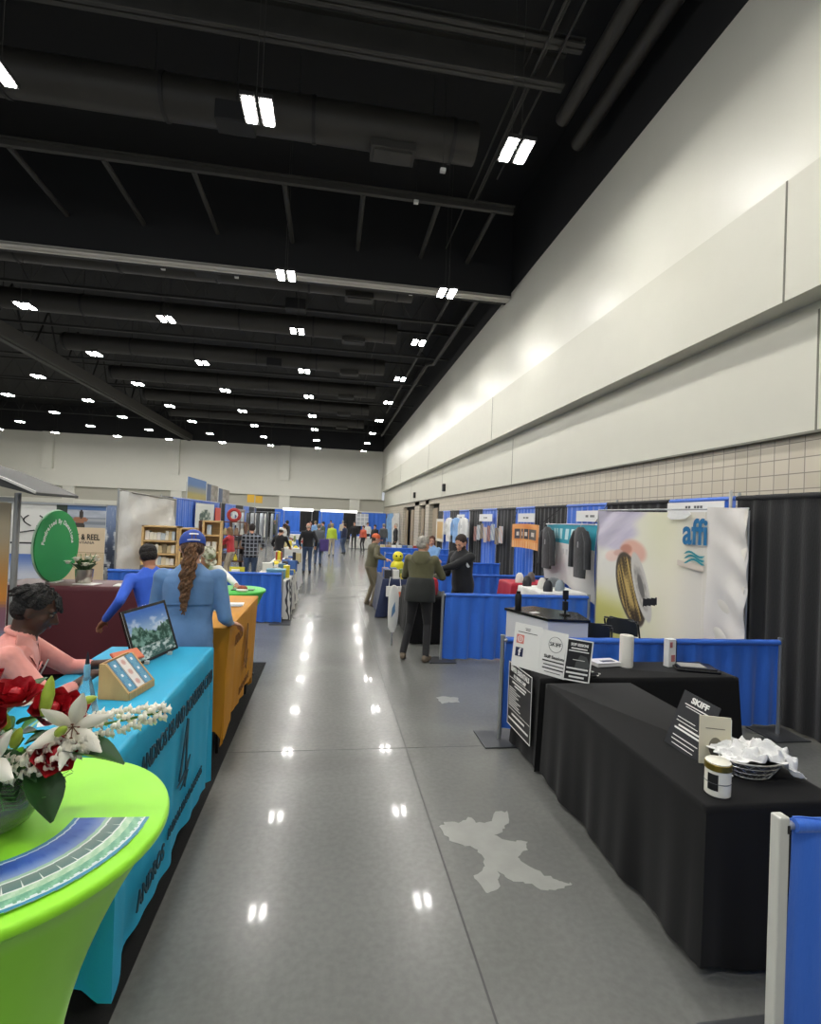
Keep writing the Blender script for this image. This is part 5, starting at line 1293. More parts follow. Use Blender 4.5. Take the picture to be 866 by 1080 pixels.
person('person in a red sweater browsing the wooden display at left', (-2.80, 15.8, 0), R(75), 1.62, lean=R(6), hp=R(12), hands=((-3.25, 15.9, 1.12), (-3.2, 16.1, 1.0)), cols=pcol(REDS, BEA), vox=.018, hair='long', haircol='8a6a4a')
person('person in a black and white plaid shirt standing behind the blue railing at left', (-1.98, 14.0, 0), R(12), 1.78, lean=R(2), hp=R(10), hands=((-2.2, 14.4, 1.1), (-1.75, 14.4, 1.1)), cols=pcol(PLD, JEAN), vox=.018, girth=1.15, hem=-.16, haircol='2b2320')
person('fair-haired person in dark grey between the red sweater and the plaid shirt', (-2.65, 17.4, 0), R(30), 1.74, cols=pcol(GRY), vox=.02, haircol='9a8468', hair='long')
person('person in a black vest and jeans walking away down the aisle, nearly bald', (-.72, 18.5, 0), R(5), 1.80, hy=R(-10), hands=((-.98, 18.55, .95), (-.45, 18.6, .95)), cols={**pcol(BJK, JEAN)}, vox=.018, haircol='b9a99a', hair='bald', girth=1.1, hem=-.05)
person('person in dark shirt and white cap by a white table left of the aisle', (-1.5, 16.4, 0), R(-20), 1.66, lean=R(10), hp=R(20), hands=((-1.7, 16.9, 1.0), (-1.2, 16.8, 1.0)), cols=pcol(BJK, WSH), vox=.02, haircol='3a3028', cap={'mat': WSH})
person('person in grey shirt carrying a purple bag behind the one in the black vest', (-.42, 21.5, 0), R(0), 1.74, cols=pcol(GRY, JEAN), vox=.022, girth=1.15, haircol='6f6a60')
o = MB().box((0, 0, 0), (.36, .16, .5)).build('shoulder_bag', PUR, bevel=.04); o.location = (-.18, 21.3, .85); tag(o, 'purple bag hanging beside the grey shirted person in the aisle', 'bag')
cr = [('yellow-green shirt and pale trousers, back turned, mid aisle', .14, 27, YGR, BEA, 'b8a070', 0, 1.72), ('dark green shirt standing left of the yellow-green one', -.35, 30, GRN, JEAN, '3a2a1e', 2.0, 1.75), ('navy top right of the yellow-green one', .85, 29, shade('navy_top', '232c4a'), JEAN, '3a2a1e', 1.0, 1.7),
      ('black coat and dark cap in mid aisle', 1.55, 33, BJK, BLKP, '1a1614', 3.0, 1.8), ('red top pushing through the far crowd', 2.0, 31, shade('coral_top', 'c2573c'), BLKP, '4a3020', 2.5, 1.6), ('grey shirt and pale cap, back turned, far down the aisle', 3.1, 30, GRY, JEAN, '8a8378', .3, 1.78),
      ('white shirt among the farthest crowd', 2.6, 36, WSH, BLKP, '4a3020', 3.2, 1.75), ('black jacket near the far right booths', 3.3, 26, BJK, BLKP, 'b9b0a4', 1.6, 1.85), ('pale blue shirt in the far crowd', -.9, 34, LBS, BEA, '8a7a60', 0, 1.74), ('dark jacket at the far left stalls', -2.2, 28, BJK, JEAN, '20190f', 1, 1.76),
      ('olive shirt at the far left stalls', -3.2, 32, GRN, BLKP, '7a6a50', 5, 1.72), ('white top beside the far left stalls', -1.9, 23, WSH, JEAN, '3a2a1e', 1.4, 1.66), ('maroon top in the far crowd, left side', -1.3, 38, shade('maroon_top', '6a2a34'), BLKP, '2a2018', 2, 1.7),
      ('beige jacket in the farthest crowd', 1.0, 40, BEA, JEAN, '8a8a86', 0, 1.8), ('charcoal shirt farthest down the aisle', .1, 42, GRY, BLKP, '2a2018', 3, 1.75), ('black top right of the coral top', 2.55, 29.5, BJK, BLKP, '2a2018', 2.6, 1.7)]
for (lb, x, y, a, b_, hc_, rz_, h_) in cr:
    person('person in ' + lb, (x, y, 0), rz_, h_, cols=pcol(a, b_), vox=.034, crowd=True, haircol=hc_, hair='short')
# white-shirted and other people in the left stalls nearer by
person('person in a black top and pale cap standing among the left stalls, facing away', (-4.1, 14.1, 0), R(20), 1.70, cols=pcol(BJK, JEAN), vox=.022, haircol='4a3526', cap={'mat': BEA})
# ================================================================ LEFT BACKGROUND
MAR = mat('maroon_tablecloth', '5a1a24', .45, noise=.06, nscale=2, sheen=.2)
cloth_table('folding_table', 'high table under a plain maroon cloth behind the seated person', -3.75, -1.85, 6.62, 7.25, 1.07, MAR, .05, 12, flare=.01, wave=.004)
t = thing('flyer_stack', 'short stack of white leaflets on the right end of the maroon table', 'leaflets', (-2.35, 6.78, 1.072))
MB().box((0, 0, .004), (.34, .2, .008), rz=.1).build('leaflet_pile', WHT, t, smooth=False); MB().box((-.5, .03, .003), (.26, .18, .006), rz=-.2).build('loose_leaflet', WHT, t, smooth=False)
# round green sign on edge
t = thing('round_sign', 'large round green board with white curved lettering on the maroon table', 'sign', (-3.27, 6.93, 1.072))
nrm_ = Vector((.995, -.1, 0)); Uo = Vector((.1, .995, 0)); Vo = Vector((0, 0, 1)); cc = Vector((-3.27, 6.93, 1.51)); rs = .43
GS = mat('sign_green', '2f9a52', .4)
MB().plate(cc, Uo, Vo, [(rs * math.cos(2 * PI * q / 64), rs * math.sin(2 * PI * q / 64)) for q in range(64)], .04).build('sign_disc', GS, t, smooth=True, angle=30, world=True)
MB().tube([cc + Uo * (rs + .001) * math.cos(2 * PI * q / 64) + Vo * (rs + .001) * math.sin(2 * PI * q / 64) - nrm_ * .005 for q in range(64)], .010, 6, closed=True).build('pale_rim', mat('pale_green_edge', 'bfe0c4', .5), t, world=True)
msg = 'Fundraised By Donations'
for k, ch in enumerate(msg):
    if ch == ' ': continue
    a = R(172 - 164 * k / (len(msg) - 1)); p = cc + Uo * math.cos(a) * .29 + Vo * math.sin(a) * .30
    tu = Uo * math.sin(a) - Vo * math.cos(a); ru_ = Uo * math.cos(a) + Vo * math.sin(a)
    text(t, ch, .075, p + nrm_ * .021, tu, ru_, WPR, ex=.001, bold=.002)
MB().box((-3.27, 6.93, 1.078), (.12, .2, .012)).build('stand_base', WHT, t, smooth=False, world=True)
for q in (-.12, .12): MB().tube([cc + Uo * q - Vo * (rs - .02), Vector((cc.x + Uo.x * q * 1.3, cc.y + Uo.y * q * 1.3, 1.075))], .01, 6).build('stand_leg', steel, t, world=True)
# vase of white flowers on the maroon table
t = thing('flower_vase', 'white flowers in a squat silver vase on the maroon table', 'flowers', (-2.92, 6.88, 1.072))
MB().lathe([(.001, 0), (.08, 0), (.09, .02), (.10, .17), (.093, .17), (.083, .02), (.001, .02)], n=28).build('vase', mat('silver_vase', 'b9b3a8', .25, .7), t)
r_ = random.Random(4)
for k in range(18):
    a = r_.uniform(0, 6.28); q = r_.uniform(.03, .17); mb = MB(); petal_mesh(mb, (q * .5 * math.cos(a), q * .5 * math.sin(a), .16), (math.cos(a) * q * 5, math.sin(a) * q * 5, .7), .15, .07, .1, .2); mb.build('leaf', LEAF, t)
for k in range(13):
    a = k * 2.4; q = .03 + .012 * k; c_ = Vector((q * math.cos(a), q * math.sin(a), .25 + .05 * math.cos(k * 1.7))); mb = MB()
    for j in range(7):
        b_ = j * .9; petal_mesh(mb, c_, (math.cos(b_), math.sin(b_), .6), .055, .055, .2, .3, n=3)
    mb.ell(c_ + Vector((0, 0, .008)), (.03, .03, .022), 8, 6); mb.build('flower', LILY, t)
    MB().tube([(0, 0, .1), c_], .003, 5).build('stem', STEM, t)
for k in range(5): MB().tube([(0, 0, .12), ((k - 2) * .05, .02 * k - .03, .36)], [.012, .003], 6).build('green_spray', LEAF2, t)

# display with the curved canopy at the far left
t = thing('display_stand', 'pop-up display with a dark curved canopy and grey post at the left edge', 'display', (-3.6, 6.2, 0))
MB().tube([(-3.33, 6.2, 0), (-3.33, 6.2, 2.12)], .032, 16).build('post', mat('grey_post', 'a2a3a0', .4, .4), t, world=True)
MB().tube([(-5.2, 6.2, 0), (-5.2, 6.2, 2.12)], .032, 16).build('post', mat('grey_post', 'a2a3a0', .4, .4), t, world=True)
rings = []
for k in range(21):
    f = k / 20; x = -2.93 - 2.6 * f; zt = 2.10 + .40 * math.sin(PI * (f * .9 + .02)) ; zb_ = zt - .03 - .16 * math.sin(PI * f)
    rings.append([(x, 5.75, zb_), (x, 6.65, zb_), (x, 6.65, zt), (x, 5.75, zt)])
MB().loft(rings).build('canopy', mat('charcoal_canopy', '3a3b3a', .5), t, angle=50, world=True)
rings = [[(r0[2][0], 5.73, r0[2][2] - .012), (r0[2][0], 5.76, r0[2][2] - .012), (r0[2][0], 5.76, r0[2][2] + .012), (r0[2][0], 5.73, r0[2][2] + .012)] for r0 in rings]
MB().loft(rings).build('canopy_trim', mat('canopy_edge', 'c9c9c4', .4), t, angle=50, world=True)
MB().bb((-5.2, 6.18, 2.02), (-3.33, 6.22, 2.07)).build('crossbar', mat('grey_post', 'a2a3a0', .4, .4), t, smooth=False, world=True)
def angler(u, v):
    c = mixl(hx('d98f3a'), hx('b7a98c'), smooth(.45, .85, v)); c = mixl(c, hx('8a5f6e'), smooth(.45, .38, v)); c = mixl(c, hx('8fa9c4'), smooth(.3, .2, v)); c = mixl(c, hx('2b2a2c'), smooth(.08, .03, v))
    du = (u - .84)
    if math.hypot(du / .10, (v - .76) / .075) < 1: c = hx('2f62a8')
    if abs(du + .05) < .13 and abs(v - .70) < .012: c = hx('1f3a66')
    if math.hypot((du + .01) / .075, (v - .62) / .09) < 1: c = hx('7a4434')
    if math.hypot(du / .11, (v - .48) / .13) < 1: c = hx('241a1c')
    return c
art('picture_panel', t, (-5.15, 6.17, .15), (1, 0, 0), (0, 0, 1), 1.78, 1.86, angler, 60, 60, .01)

# the reel-shop and antler banners behind
def lake(u, v):
    if v < .78: return hx('d8c3a4') if v > .53 else hx('cdb795')
    v = .62 + (v - .78) * .38 / .22
    c = mixl(hx('8f96a4'), hx('c9cfd8'), fbm(u * 3, v * 14, 1)); 
    if v < .80: c = mixl(hx('79808a'), hx('a9adb2'), .5 + .5 * math.sin(v * 60))
    if v > .93: c = hx('5f7fb0')
    if u < .22 and v > .72: c = hx('39463c')
    if math.hypot((u - .48) / .16, (v - .76) / .05) < 1: c = hx('9a6b50')
    if math.hypot((u - .5) / .05, (v - .85) / .07) < 1 or math.hypot((u - .47) / .12, (v - .66) / .05) < 1: c = hx('3d3733')
    return c
t = thing('shop_banner', 'tall banner with a lake photo above beige lettering ending in REEL', 'banner', (-4.6, 10.6, 0))
art('banner_sheet', t, (-5.03, 10.6, .12), (1, 0, 0), (0, 0, 1), .86, 1.90, lake, 50, 70, .01)
text(t, 'HOOK & REEL', .150, (-4.60, 10.593, 1.43), (1, 0, 0), (0, 0, 1), BKT, xs=.72, ex=.001, bold=.003)
text(t, 'MONTANA', .075, (-4.56, 10.593, 1.33), (1, 0, 0), (0, 0, 1), mat('grey_ink', '55575a', .5), xs=1.1, ex=.001)
MB().bb((-5.03, 10.592, 1.14), (-4.17, 10.594, 1.15)).build('rule_line', mat('tan_line', 'a08a68', .5), t, smooth=False, world=True)
MB().bb((-5.03, 10.56, 2.02), (-4.17, 10.64, 2.05)).build('top_rail', steel, t, smooth=False, world=True); MB().bb((-5.03, 10.5, 0), (-4.17, 10.7, .09)).build('base', steel, t, smooth=False, world=True)
def antl(u, v):
    if v > .62: return hx('d9d9d4')
    if v > .60: return hx('2b2b2d')
    if v > .5: return hx('d4d4d0')
    if v > .25: return mixl(hx('c8ccd8'), hx('5b78b8'), smooth(.28, .5, v))
    return mixl(hx('7d8288'), hx('a9adb4'), .5 + .5 * math.sin(u * 30 + v * 50))
t = thing('shop_banner', 'white banner with a black curved antler drawing, left of the lake banner', 'banner', (-5.5, 10.8, 0))
art('banner_sheet', t, (-5.95, 10.8, .12), (1, 0, 0), (0, 0, 1), .88, 1.9, antl, 40, 60, .01)
mb = MB()
for sg in (-1, 1): mb.tube([(-5.5 + sg * (.05 + .13 * math.sin(q * .35)), 10.79, 1.60 + .025 * q) for q in range(9)], .012, 6); mb.tube([(-5.5 + sg * .17, 10.79, 1.7), (-5.5 + sg * .26, 10.79, 1.82)], .008, 6)
mb.tube([(-5.85, 10.79, 1.45), (-5.5, 10.79, 1.52), (-5.15, 10.79, 1.42)], .012, 6)
mb.build('antler_drawing', BKT, t, world=True)
MB().bb((-5.95, 10.76, 2.02), (-5.07, 10.84, 2.05)).build('top_rail', steel, t, smooth=False, world=True); MB().bb((-5.95, 10.7, 0), (-5.07, 10.9, .09)).build('base', steel, t, smooth=False, world=True)
def photo(u, v): return mixl(mixl(hx('2c3446'), hx('7486a8'), smooth(.3, .9, v)), hx('c9ccd0'), smooth(.5, .8, fbm(u * 4, v * 8, 3)))
for k, (x, y, z0, w_, h_) in enumerate(((-4.87, 12.2, .3, .36, 1.75), (-6.6, 11.4, .4, .55, 1.6))):
    t = thing('photo_banner', 'narrow dark blue photo banner ' + ('right of the lake banner' if k == 0 else 'left of the antler banner'), 'banner', (x, y, 0))
    art('banner_sheet', t, (x, y, z0), (1, 0, 0), (0, 0, 1), w_, h_, photo, 20, 40, .01); MB().bb((x, y - .1, 0), (x + w_, y + .1, .08)).build('base', steel, t, smooth=False, world=True)
    for q in (.02, w_ - .02): MB().tube([(x + q, y + .02, .05), (x + q, y + .02, z0 + h_)], .01, 6).build('pole', steel, t, world=True)
tag(MB().bb((-6.2, 12.5, .0), (-4.15, 12.56, 1.95)).build('hanging_drape', BLK, smooth=False, bevel=.01), 'dark drape behind the narrow photo banners left of the silver fabric wall', 'drape')

rail(-3.85, 9.88, -.82, 9.90, 'blue drape railing crossing behind the mustard table on the left', .93, (1, 1), .02, 31, amp=.028, wl=.17)
# silver fabric wall
t = thing('fabric_wall', 'tall wrinkled silver-white fabric wall behind the wooden fly racks', 'panel', (-3.6, 11.5, 0))
SIL = mat('silver_fabric', 'd8d8d4', .45, noise=.03, nscale=3, bump=.9, bscale=7)
A = Vector((-4.12, 11.0, .05)); Bp = Vector((-3.30, 11.9, .05)); U_ = (Bp - A); Wd_ = U_.length; U_.normalize()
mb = MB(); n1, n2 = 36, 36; vs = []
for s_ in (0, 1):
    for j in range(n2 + 1):
        for i in range(n1 + 1):
            u, v = i / n1, j / n2; z = (2.30 - .14 * u) * v; nr = Vector((U_.y, -U_.x, 0))
            w_ = .02 * math.sin(u * 17 + v * 6) + .016 * math.sin(v * 22 - u * 9) + s_ * -.02
            vs.append(A + U_ * (u * Wd_) + Vector((0, 0, z)) + nr * w_)
q_ = (n1 + 1) * (n2 + 1); fs = [(j * (n1 + 1) + i, j * (n1 + 1) + i + 1, (j + 1) * (n1 + 1) + i + 1, (j + 1) * (n1 + 1) + i) for j in range(n2) for i in range(n1)]
mb.add(vs, fs + [tuple(reversed([x + q_ for x in f])) for f in fs]); mb.build('fabric', SIL, t, world=True, angle=80)
MB().tube([A, A + Vector((0, 0, 2.34))], .02, 10).build('post', steel, t, world=True); MB().tube([Bp, Bp + Vector((0, 0, 2.2))], .02, 10).build('post', steel, t, world=True)
MB().tube([A + Vector((0, 0, 2.30)), Bp + Vector((0, 0, 2.18))], .018, 8).build('top_bar', mat('grey_clamp_bar', '8a8880', .5), t, world=True)
# wooden racks full of small boxes
WOOD = mat('pale_wood', 'd0ad74', .55, noise=.12, nscale=5, stretch=(1, 1, 10))
def rack(name, label, x, y, w_, d_, h_, z0, shelves, rz=0, side_l=True):
    t = thing(name, label, 'rack', (x, y, 0), rz)
    for sx in (0, w_): MB().bb((sx - .02, 0, 0), (sx + .02, d_, h_)).build('upright', WOOD, t, smooth=False)
    MB().bb((-.02, d_ - .012, .3), (w_ + .02, d_, h_)).build('back_panel', WOOD, t, smooth=False)
    for z in shelves: MB().bb((0, 0, z), (w_, d_, z + .03)).build('shelf', WOOD, t, smooth=False)
    MB().bb((-.02, 0, h_ - .03), (w_ + .02, d_, h_)).build('top_board', WOOD, t, smooth=False)
    return t
pal = [mat('packet_%d' % k, c_, .6) for k, c_ in enumerate(('e2dcc8', 'd5c9a8', 'c9b58a', 'b9c3c6', '8a7a5a', 'ded8cf', '6d7f4a', '4a5a78'))]
r_ = random.Random(8)
shv = [.62, .86, 1.10, 1.36]
rack('wooden_rack', 'wide pale wooden rack with rows of small cream packets', -3.66, 11.05, .66, .28, 1.68, 0, shv)
for z in shv:
    x = -3.63
    while x < -3.08:
        w_ = r_.uniform(.05, .085); hh = r_.uniform(.13, .19)
        o = MB().box((0, 0, hh / 2), (w_, .14, hh)).build('packet', r_.choice(pal[:6]), smooth=False); o.location = (x + w_ / 2, 11.17, z + .031); o.rotation_euler = (-.08, 0, 0)
        tag(o, 'small cream or tan packet on a shelf of the wide wooden rack', 'packet', 'packets on the wide wooden rack'); x += w_ + .006
shv2 = [.7, 1.02, 1.36]
rack('wooden_rack', 'narrow pale wooden rack standing right of the wide one', -2.94, 11.0, .30, .26, 1.66, 0, shv2, .15)
rack('wooden_rack', 'tallest pale wooden rack, rightmost, with pictures and packets', -2.55, 11.2, .34, .26, 1.82, 0, [.8, 1.15, 1.5], .1)
for k, (x, y, z) in enumerate(((-2.86, 11.12, .731), (-2.76, 11.13, .731), (-2.86, 11.12, 1.051), (-2.76, 11.13, 1.051), (-2.82, 11.12, 1.391), (-2.46, 11.32, 1.181), (-2.34, 11.33, 1.181), (-2.45, 11.32, 1.531), (-2.33, 11.33, .831))):
    o = MB().box((0, 0, .1), (.085, .1, .2)).build('packet', pal[(k * 3 + 6) % 8], smooth=False, bevel=.004); o.location = (x, y, z); tag(o, 'small coloured packet on the two narrow wooden racks', 'packet', 'packets on the narrow wooden racks')

# second green cocktail table beyond the mustard one
cocktail_table(-1.12, 6.62, .38, 1.07, GREEN2, 'round high table in green stretch cover beyond the mustard table')
o = MB().box((0, 0, .006), (.26, .12, .010)).build('leaflet', mat('dark_green_leaflet', '4a6a48', .5), smooth=False); o.location = (-1.0, 6.55, 1.071); tag(o, 'dark leaflet on the farther green round table', 'leaflet')
for k, (x, y, rz_, w_, d_, m_) in enumerate(((-.98, 5.52, .1, .30, .2, WHT), (-.93, 5.42, 0, .2, .12, mat('grey_flyer', '8a8f92', .5)), (-1.02, 5.15, -.1, .2, .14, WHT), (-1.3, 4.75, .2, .1, .07, WHT))):
    o = MB().box((0, 0, 0), (w_, d_, .003)).build('flyer', m_, smooth=False); o.location = (x, y, 1.073 + .004 * k); o.rotation_euler = (0, 0, rz_)
    tag(o, ('large white flyer at the far end', 'grey printed flyer on the far white one', 'white flyer in the middle', 'small white card by the blue sleeve')[k] + ' of the mustard table', 'flyer')
t = thing('bread_roll', 'reddish brown snack in paper held over the far end of the mustard table', 'food', (-.98, 6.36, 1.10))
MB().ell((0, 0, .02), (.06, .04, .035), 12, 8).build('snack', mat('snack_brown', '9a5238', .6, noise=.4, nscale=30), t); MB().ell((.0, -.01, .0), (.07, .05, .02), 12, 8).build('paper_wrap', WHT, t)

# ---------------- the stalls beyond on the left: white tables with goods, people between
PATW = mat('scroll_tablecloth', 'd8d6cc', .6); N, L = PATW.node_tree.nodes, PATW.node_tree.links
tcc = N.new('ShaderNodeNewGeometry'); wv = N.new('ShaderNodeTexWave'); wv.inputs['Scale'].default_value = 2.2; wv.inputs['Distortion'].default_value = 9; wv.inputs['Detail'].default_value = 2; L.new(tcc.outputs['Position'], wv.inputs['Vector'])
rp = N.new('ShaderNodeValToRGB'); rp.color_ramp.elements[0].position = .08; rp.color_ramp.elements[0].color = lin('3a3a3c') + (1,); rp.color_ramp.elements[1].position = .16; rp.color_ramp.elements[1].color = lin('dcdad0') + (1,)
L.new(wv.outputs['Fac'], rp.inputs[0]); L.new(rp.outputs[0], N['Principled BSDF'].inputs['Base Color'])
stalls = [(-1.45, -.72, 10.15, 12.3, .76, PATW, 'white table with dark scroll pattern'), (-3.9, -1.6, 10.4, 10.85, .74, WSH, 'long white table just behind the left blue railing'),
          (-1.5, -.78, 13.2, 15.6, .76, WSH, 'second white table along the left of the aisle'), (-4.2, -2.9, 13.0, 13.7, .8, WSH, 'white table near the red sweater'), (-1.9, -.95, 19.8, 21.6, .78, WSH, 'third white table along the left of the aisle'),
          (-2.2, -1.0, 24.0, 26.0, .78, WSH, 'fourth white table along the left of the aisle')]
pal2 = [mat('goods_%d' % k, c_, .55) for k, c_ in enumerate(('c9b98a', '8f9aa0', '2e2f33', 'd9d8d0', '5a7f95', '9a8068', 'b04038', 'e5d23c', '3c63a8', '7c8a5a', 'e8e6de', '6a6460'))]
for k, (x0, x1, y0, y1, zt, m_, lb) in enumerate(stalls):
    cloth_table('folding_table', lb, x0, x1, y0, y1, zt, m_, .03, 40 + k, flare=.03, wave=.02)
    r_ = random.Random(50 + k); n_ = 0
    y = y0 + .16
    while y < y1 - .14:
        x = x0 + .12
        while x < x1 - .10:
            w_, d_, hh = r_.uniform(.10, .2), r_.uniform(.09, .16), r_.choice((.03, .06, .1, .16, .24))
            c_ = r_.choice(pal2); kd = r_.random()
            if r_.random() < .82:
                if kd < .55: o = MB().box((0, 0, hh / 2), (w_, d_, hh)).build('goods_box', c_, smooth=False, bevel=.004); nm = 'box'
                elif kd < .75: o = MB().lathe([(.001, 0), (.04, 0), (.045, .01), (.045, hh + .03), (.03, hh + .04), (.001, hh + .04)], n=14).build('goods_jar', c_); nm = 'jar'
                else:
                    o = MB().lathe([(.001, .085), (.03, .082), (.06, .065), (.078, .03), (.085, 0), (.08, 0)], n=16).build('hat', c_); nm = 'hat'
                    MB().box((0, -.1, .008), (.11, .08, .006)).build('brim', c_, o, smooth=False)
                o.location = (x + w_ / 2, y + d_ / 2, zt + .001); o.rotation_euler = (0, 0, r_.uniform(-.3, .3)) 
                tag(o, 'small %s of goods on the %s' % (nm, lb), nm, '%s on the %s' % (nm, lb))
            x += w_ + .07
        y += .24
o = MB().box((0, 0, .08), (.34, .24, .16)).box((0, 0, .17), (.36, .26, .03)).build('storage_tub', mat('tub_blue', '6aa0b4', .4), bevel=.01); o.location = (-.98, 10.4, .765); tag(o, 'blue plastic tub on the near corner of the scroll-patterned table', 'tub')
o = MB().box((0, 0, .1), (.28, .03, .2)).build('yellow_sign', mat('sign_yellow', 'dcd23c', .5), smooth=False); o.location = (-1.72, 10.25, .762)
o.location = (-1.75, 10.62, .745); tag(o, 'small yellow card sign behind the blue railing at left', 'sign')
t = thing('goods_rack', 'dark wooden display shelves beside the person in the red sweater', 'shelves', (-3.9, 16.6, 0))
BRW = mat('brown_wood', '6a4230', .6, noise=.15, nscale=5)
for x in (0, .45, .9, 1.35): MB().bb((x - .015, 0, 0), (x + .015, .3, 1.72)).build('upright', BRW, t, smooth=False)
for z in (.5, .9, 1.3, 1.7): MB().bb((0, 0, z), (1.35, .3, z + .03)).build('shelf', BRW, t, smooth=False)
r_ = random.Random(6)
for z in (.53, .93, 1.33):
    for k in range(8):
        o = MB().lathe([(.001, 0), (.06, 0), (.07, .05), (.05, r_.uniform(.12, .22)), (.001, .22)], n=12).build('craft_item', r_.choice(pal2 + [BRW])); o.location = (-3.82 + k * .165, 16.72, z + .001)
        tag(o, 'small round craft item on the dark wooden shelves at left', 'ornament', 'craft items on the dark shelves')
t = thing('wreath', 'round red wreath shape on top of the dark wooden shelves', 'wreath', (-2.95, 16.9, 1.732)); MB().tube([(.17 * math.cos(2 * PI * q / 24), 0, .2 + .17 * math.sin(2 * PI * q / 24)) for q in range(24)], .05, 8, closed=True).build('wreath_ring', mat('wreath_red', 'b23a36', .6, noise=.3, nscale=20), t)

# blue/black drapes down the left side with pictures
sp_ = [(17.6, 18.9, 0), (18.9, 22.0, 1), (22.0, 23.0, 1), (23, 26.6, 1), (26.6, 28, 0), (28, 31, 1), (31, 33.5, 0), (33.5, 36, 1), (36, 39, 0)]
back_wall('drape_wall', 'tall blue and black drape wall behind the left-hand stalls', -5.35, sp_, 2.46, 60, (17.6, 26.8, 33.5))
def tree(u, v):
    c = hx('d9dcd6')
    if math.hypot((u - .5) / .3, (v - .62) / .22) < 1: c = mixl(hx('3f5648'), hx('cfd2c4'), smooth(.35, .65, fbm(u * 9, v * 9, 2)))
    if v < .42 and abs(u - .5) < .22 and int(v * 18) % 2: c = hx('2f3430')
    return c
def scen(u, v): return mixl(mixl(hx('a99c5c'), hx('8f8f86'), smooth(.2, .4, v)), hx('4f74a8'), smooth(.45, .7, v))
def scen2(u, v): return mixl(mixl(hx('5f5a50'), hx('c4bcb2'), fbm(u * 5, v * 4, 8)), hx('4a5a78'), smooth(.4, .3, u))
for k, (y0, y1, z0, z1, fn, lb) in enumerate(((21.6, 24.9, .9, 2.32, tree, 'white poster with a dark tree drawing on the left drape wall'), (29.2, 31.2, 1.3, 2.2, lambda u, v: hx('3a4a7a') if math.hypot((u - .5) / .3, (v - .55) / .12) < 1 else hx('e0e0dc'), 'white poster with a small blue mark farther along the left drape wall'), (31.4, 33.6, .8, 2.2, lambda u, v: hx('8a6a40'), 'brown hanging panel next to the white poster with the blue mark'))):
    t = thing('poster', lb, 'poster', (-5.25, y0, z0)); art('poster_sheet', t, (-5.24, y0, z0), (0, 1, 0), (0, 0, 1), y1 - y0, z1 - z0, fn, 30, 30, .01)
    MB().bb((-5.27, y0, z1), (-5.23, y1, z1 + .03)).build('top_strip', steel, t, smooth=False, world=True)
tag(MB().bb((-5.24, 25.1, 1.3), (-5.2, 26.2, 2.2)).build('wall_hanging', mat('coral_panel', 'd95f48', .5), smooth=False, bevel=.01), 'coral red panel at the right edge of the tree poster', 'panel')
for k, (y0, y1, fn) in enumerate(((20.6, 23.6, scen), (23.7, 26.0, scen2), (26.1, 28.8, scen2))):
    t = thing('photo_board', ('landscape photo panel with blue sky, first', 'grey and white photo panel, second', 'brown and pink photo panel, third')[k] + ' in the row above the left drape wall', 'photo panel', (-5.35, y0, 2.46))
    art('photo_sheet', t, (-5.33, y0, 2.48), (0, 1, 0), (0, 0, 1), y1 - y0 - .05, (.82, .74, .68)[k], fn, 30, 24, .02)
    MB().bb((-5.38, y0 + .05, 2.475), (-5.35, y0 + .10, 3.1)).build('support_post', steel, t, smooth=False, world=True)
# racks of hanging cloth and fly lines
for k, (x, y, lb, m_) in enumerate(((-3.6, 24.5, 'pale striped shirts on a rail in the left stalls', WSH), (-2.9, 22.6, 'grey garments on a rail near the aisle in the left stalls', GRY))):
    t = thing('clothes_rail', lb, 'clothes rail', (x, y, 0))
    MB().tube([(-.8, 0, 0), (-.8, 0, 2.1), (.8, 0, 2.1), (.8, 0, 0)], .018, 8).build('rail_frame', steel, t)
    for j in range(8):
        xx = -.7 + j * .2; mb = MB(); mb.loft([[(xx + .05 * math.cos(a), .22 * w_ * math.sin(a), z) for a in [2 * PI * q / 12 for q in range(12)]] for w_, z in ((1, .95), (.9, 1.5), (.95, 1.9), (.2, 2.03))])
        mb.build('garment', m_ if j % 2 else mat('pale_stripe', 'c4c8cc', .8), t)
for k, (x0_, x1_) in enumerate(((-4.0, -1.6), (-.9, 3.6))):
    pass
# hanging yellow numbers sign
t = thing('hanging_sign', 'small yellow hanging sign above the left stalls', 'sign', (-3.75, 27, 2.5)); MB().box((-.2, 0, .25), (.34, .03, .4)).build('sign_half', mat('sign_gold', 'd8ac3a', .5), t, smooth=False); MB().box((.2, 0, .22), (.34, .03, .36)).build('sign_half', mat('sign_gold', 'd8ac3a', .5), t, smooth=False); MB().tube([(0, 0, -2.5), (0, 0, .4)], .015, 8).build('pole', steel, t)

# far end: drapes, illuminated headers, booths
fd_ = thing('drape_wall', 'blue and black drape wall closing the far end of the aisle', 'drape', (0, 47, 0)); x = -14.0; k = 0
while x < 4.5:
    w_ = (1.6, 2.2)[k % 2]; drape(MB(), (x, 47), (x + w_, 47), 2.5, .03, .03, .4, 80 + k, res=5).build('blue_drape' if k % 2 else 'black_drape', BLUE if k % 2 else BLK, fd_, world=True, angle=80); x += w_; k += 1
HDR = mat('lit_header', 'f2f2ee', .5, emit=1.2)
for k, (x0_, x1_) in enumerate(((-3.9, -1.4), (-.8, 2.3))):
    t = thing('lit_header', 'long white lit header strip over the far drapes, %s one' % ('left', 'right')[k], 'light strip', ((x0_ + x1_) / 2, 44.8, 2.42)); MB().bb((x0_, 44.75, 2.40), (x1_, 44.85, 2.60)).build('light_box', HDR, t, smooth=False, world=True)
    for x in (x0_ + .1, x1_ - .1): MB().tube([(x, 44.8, 0), (x, 44.8, 2.42)], .025, 8).build('pole', steel, t, world=True)
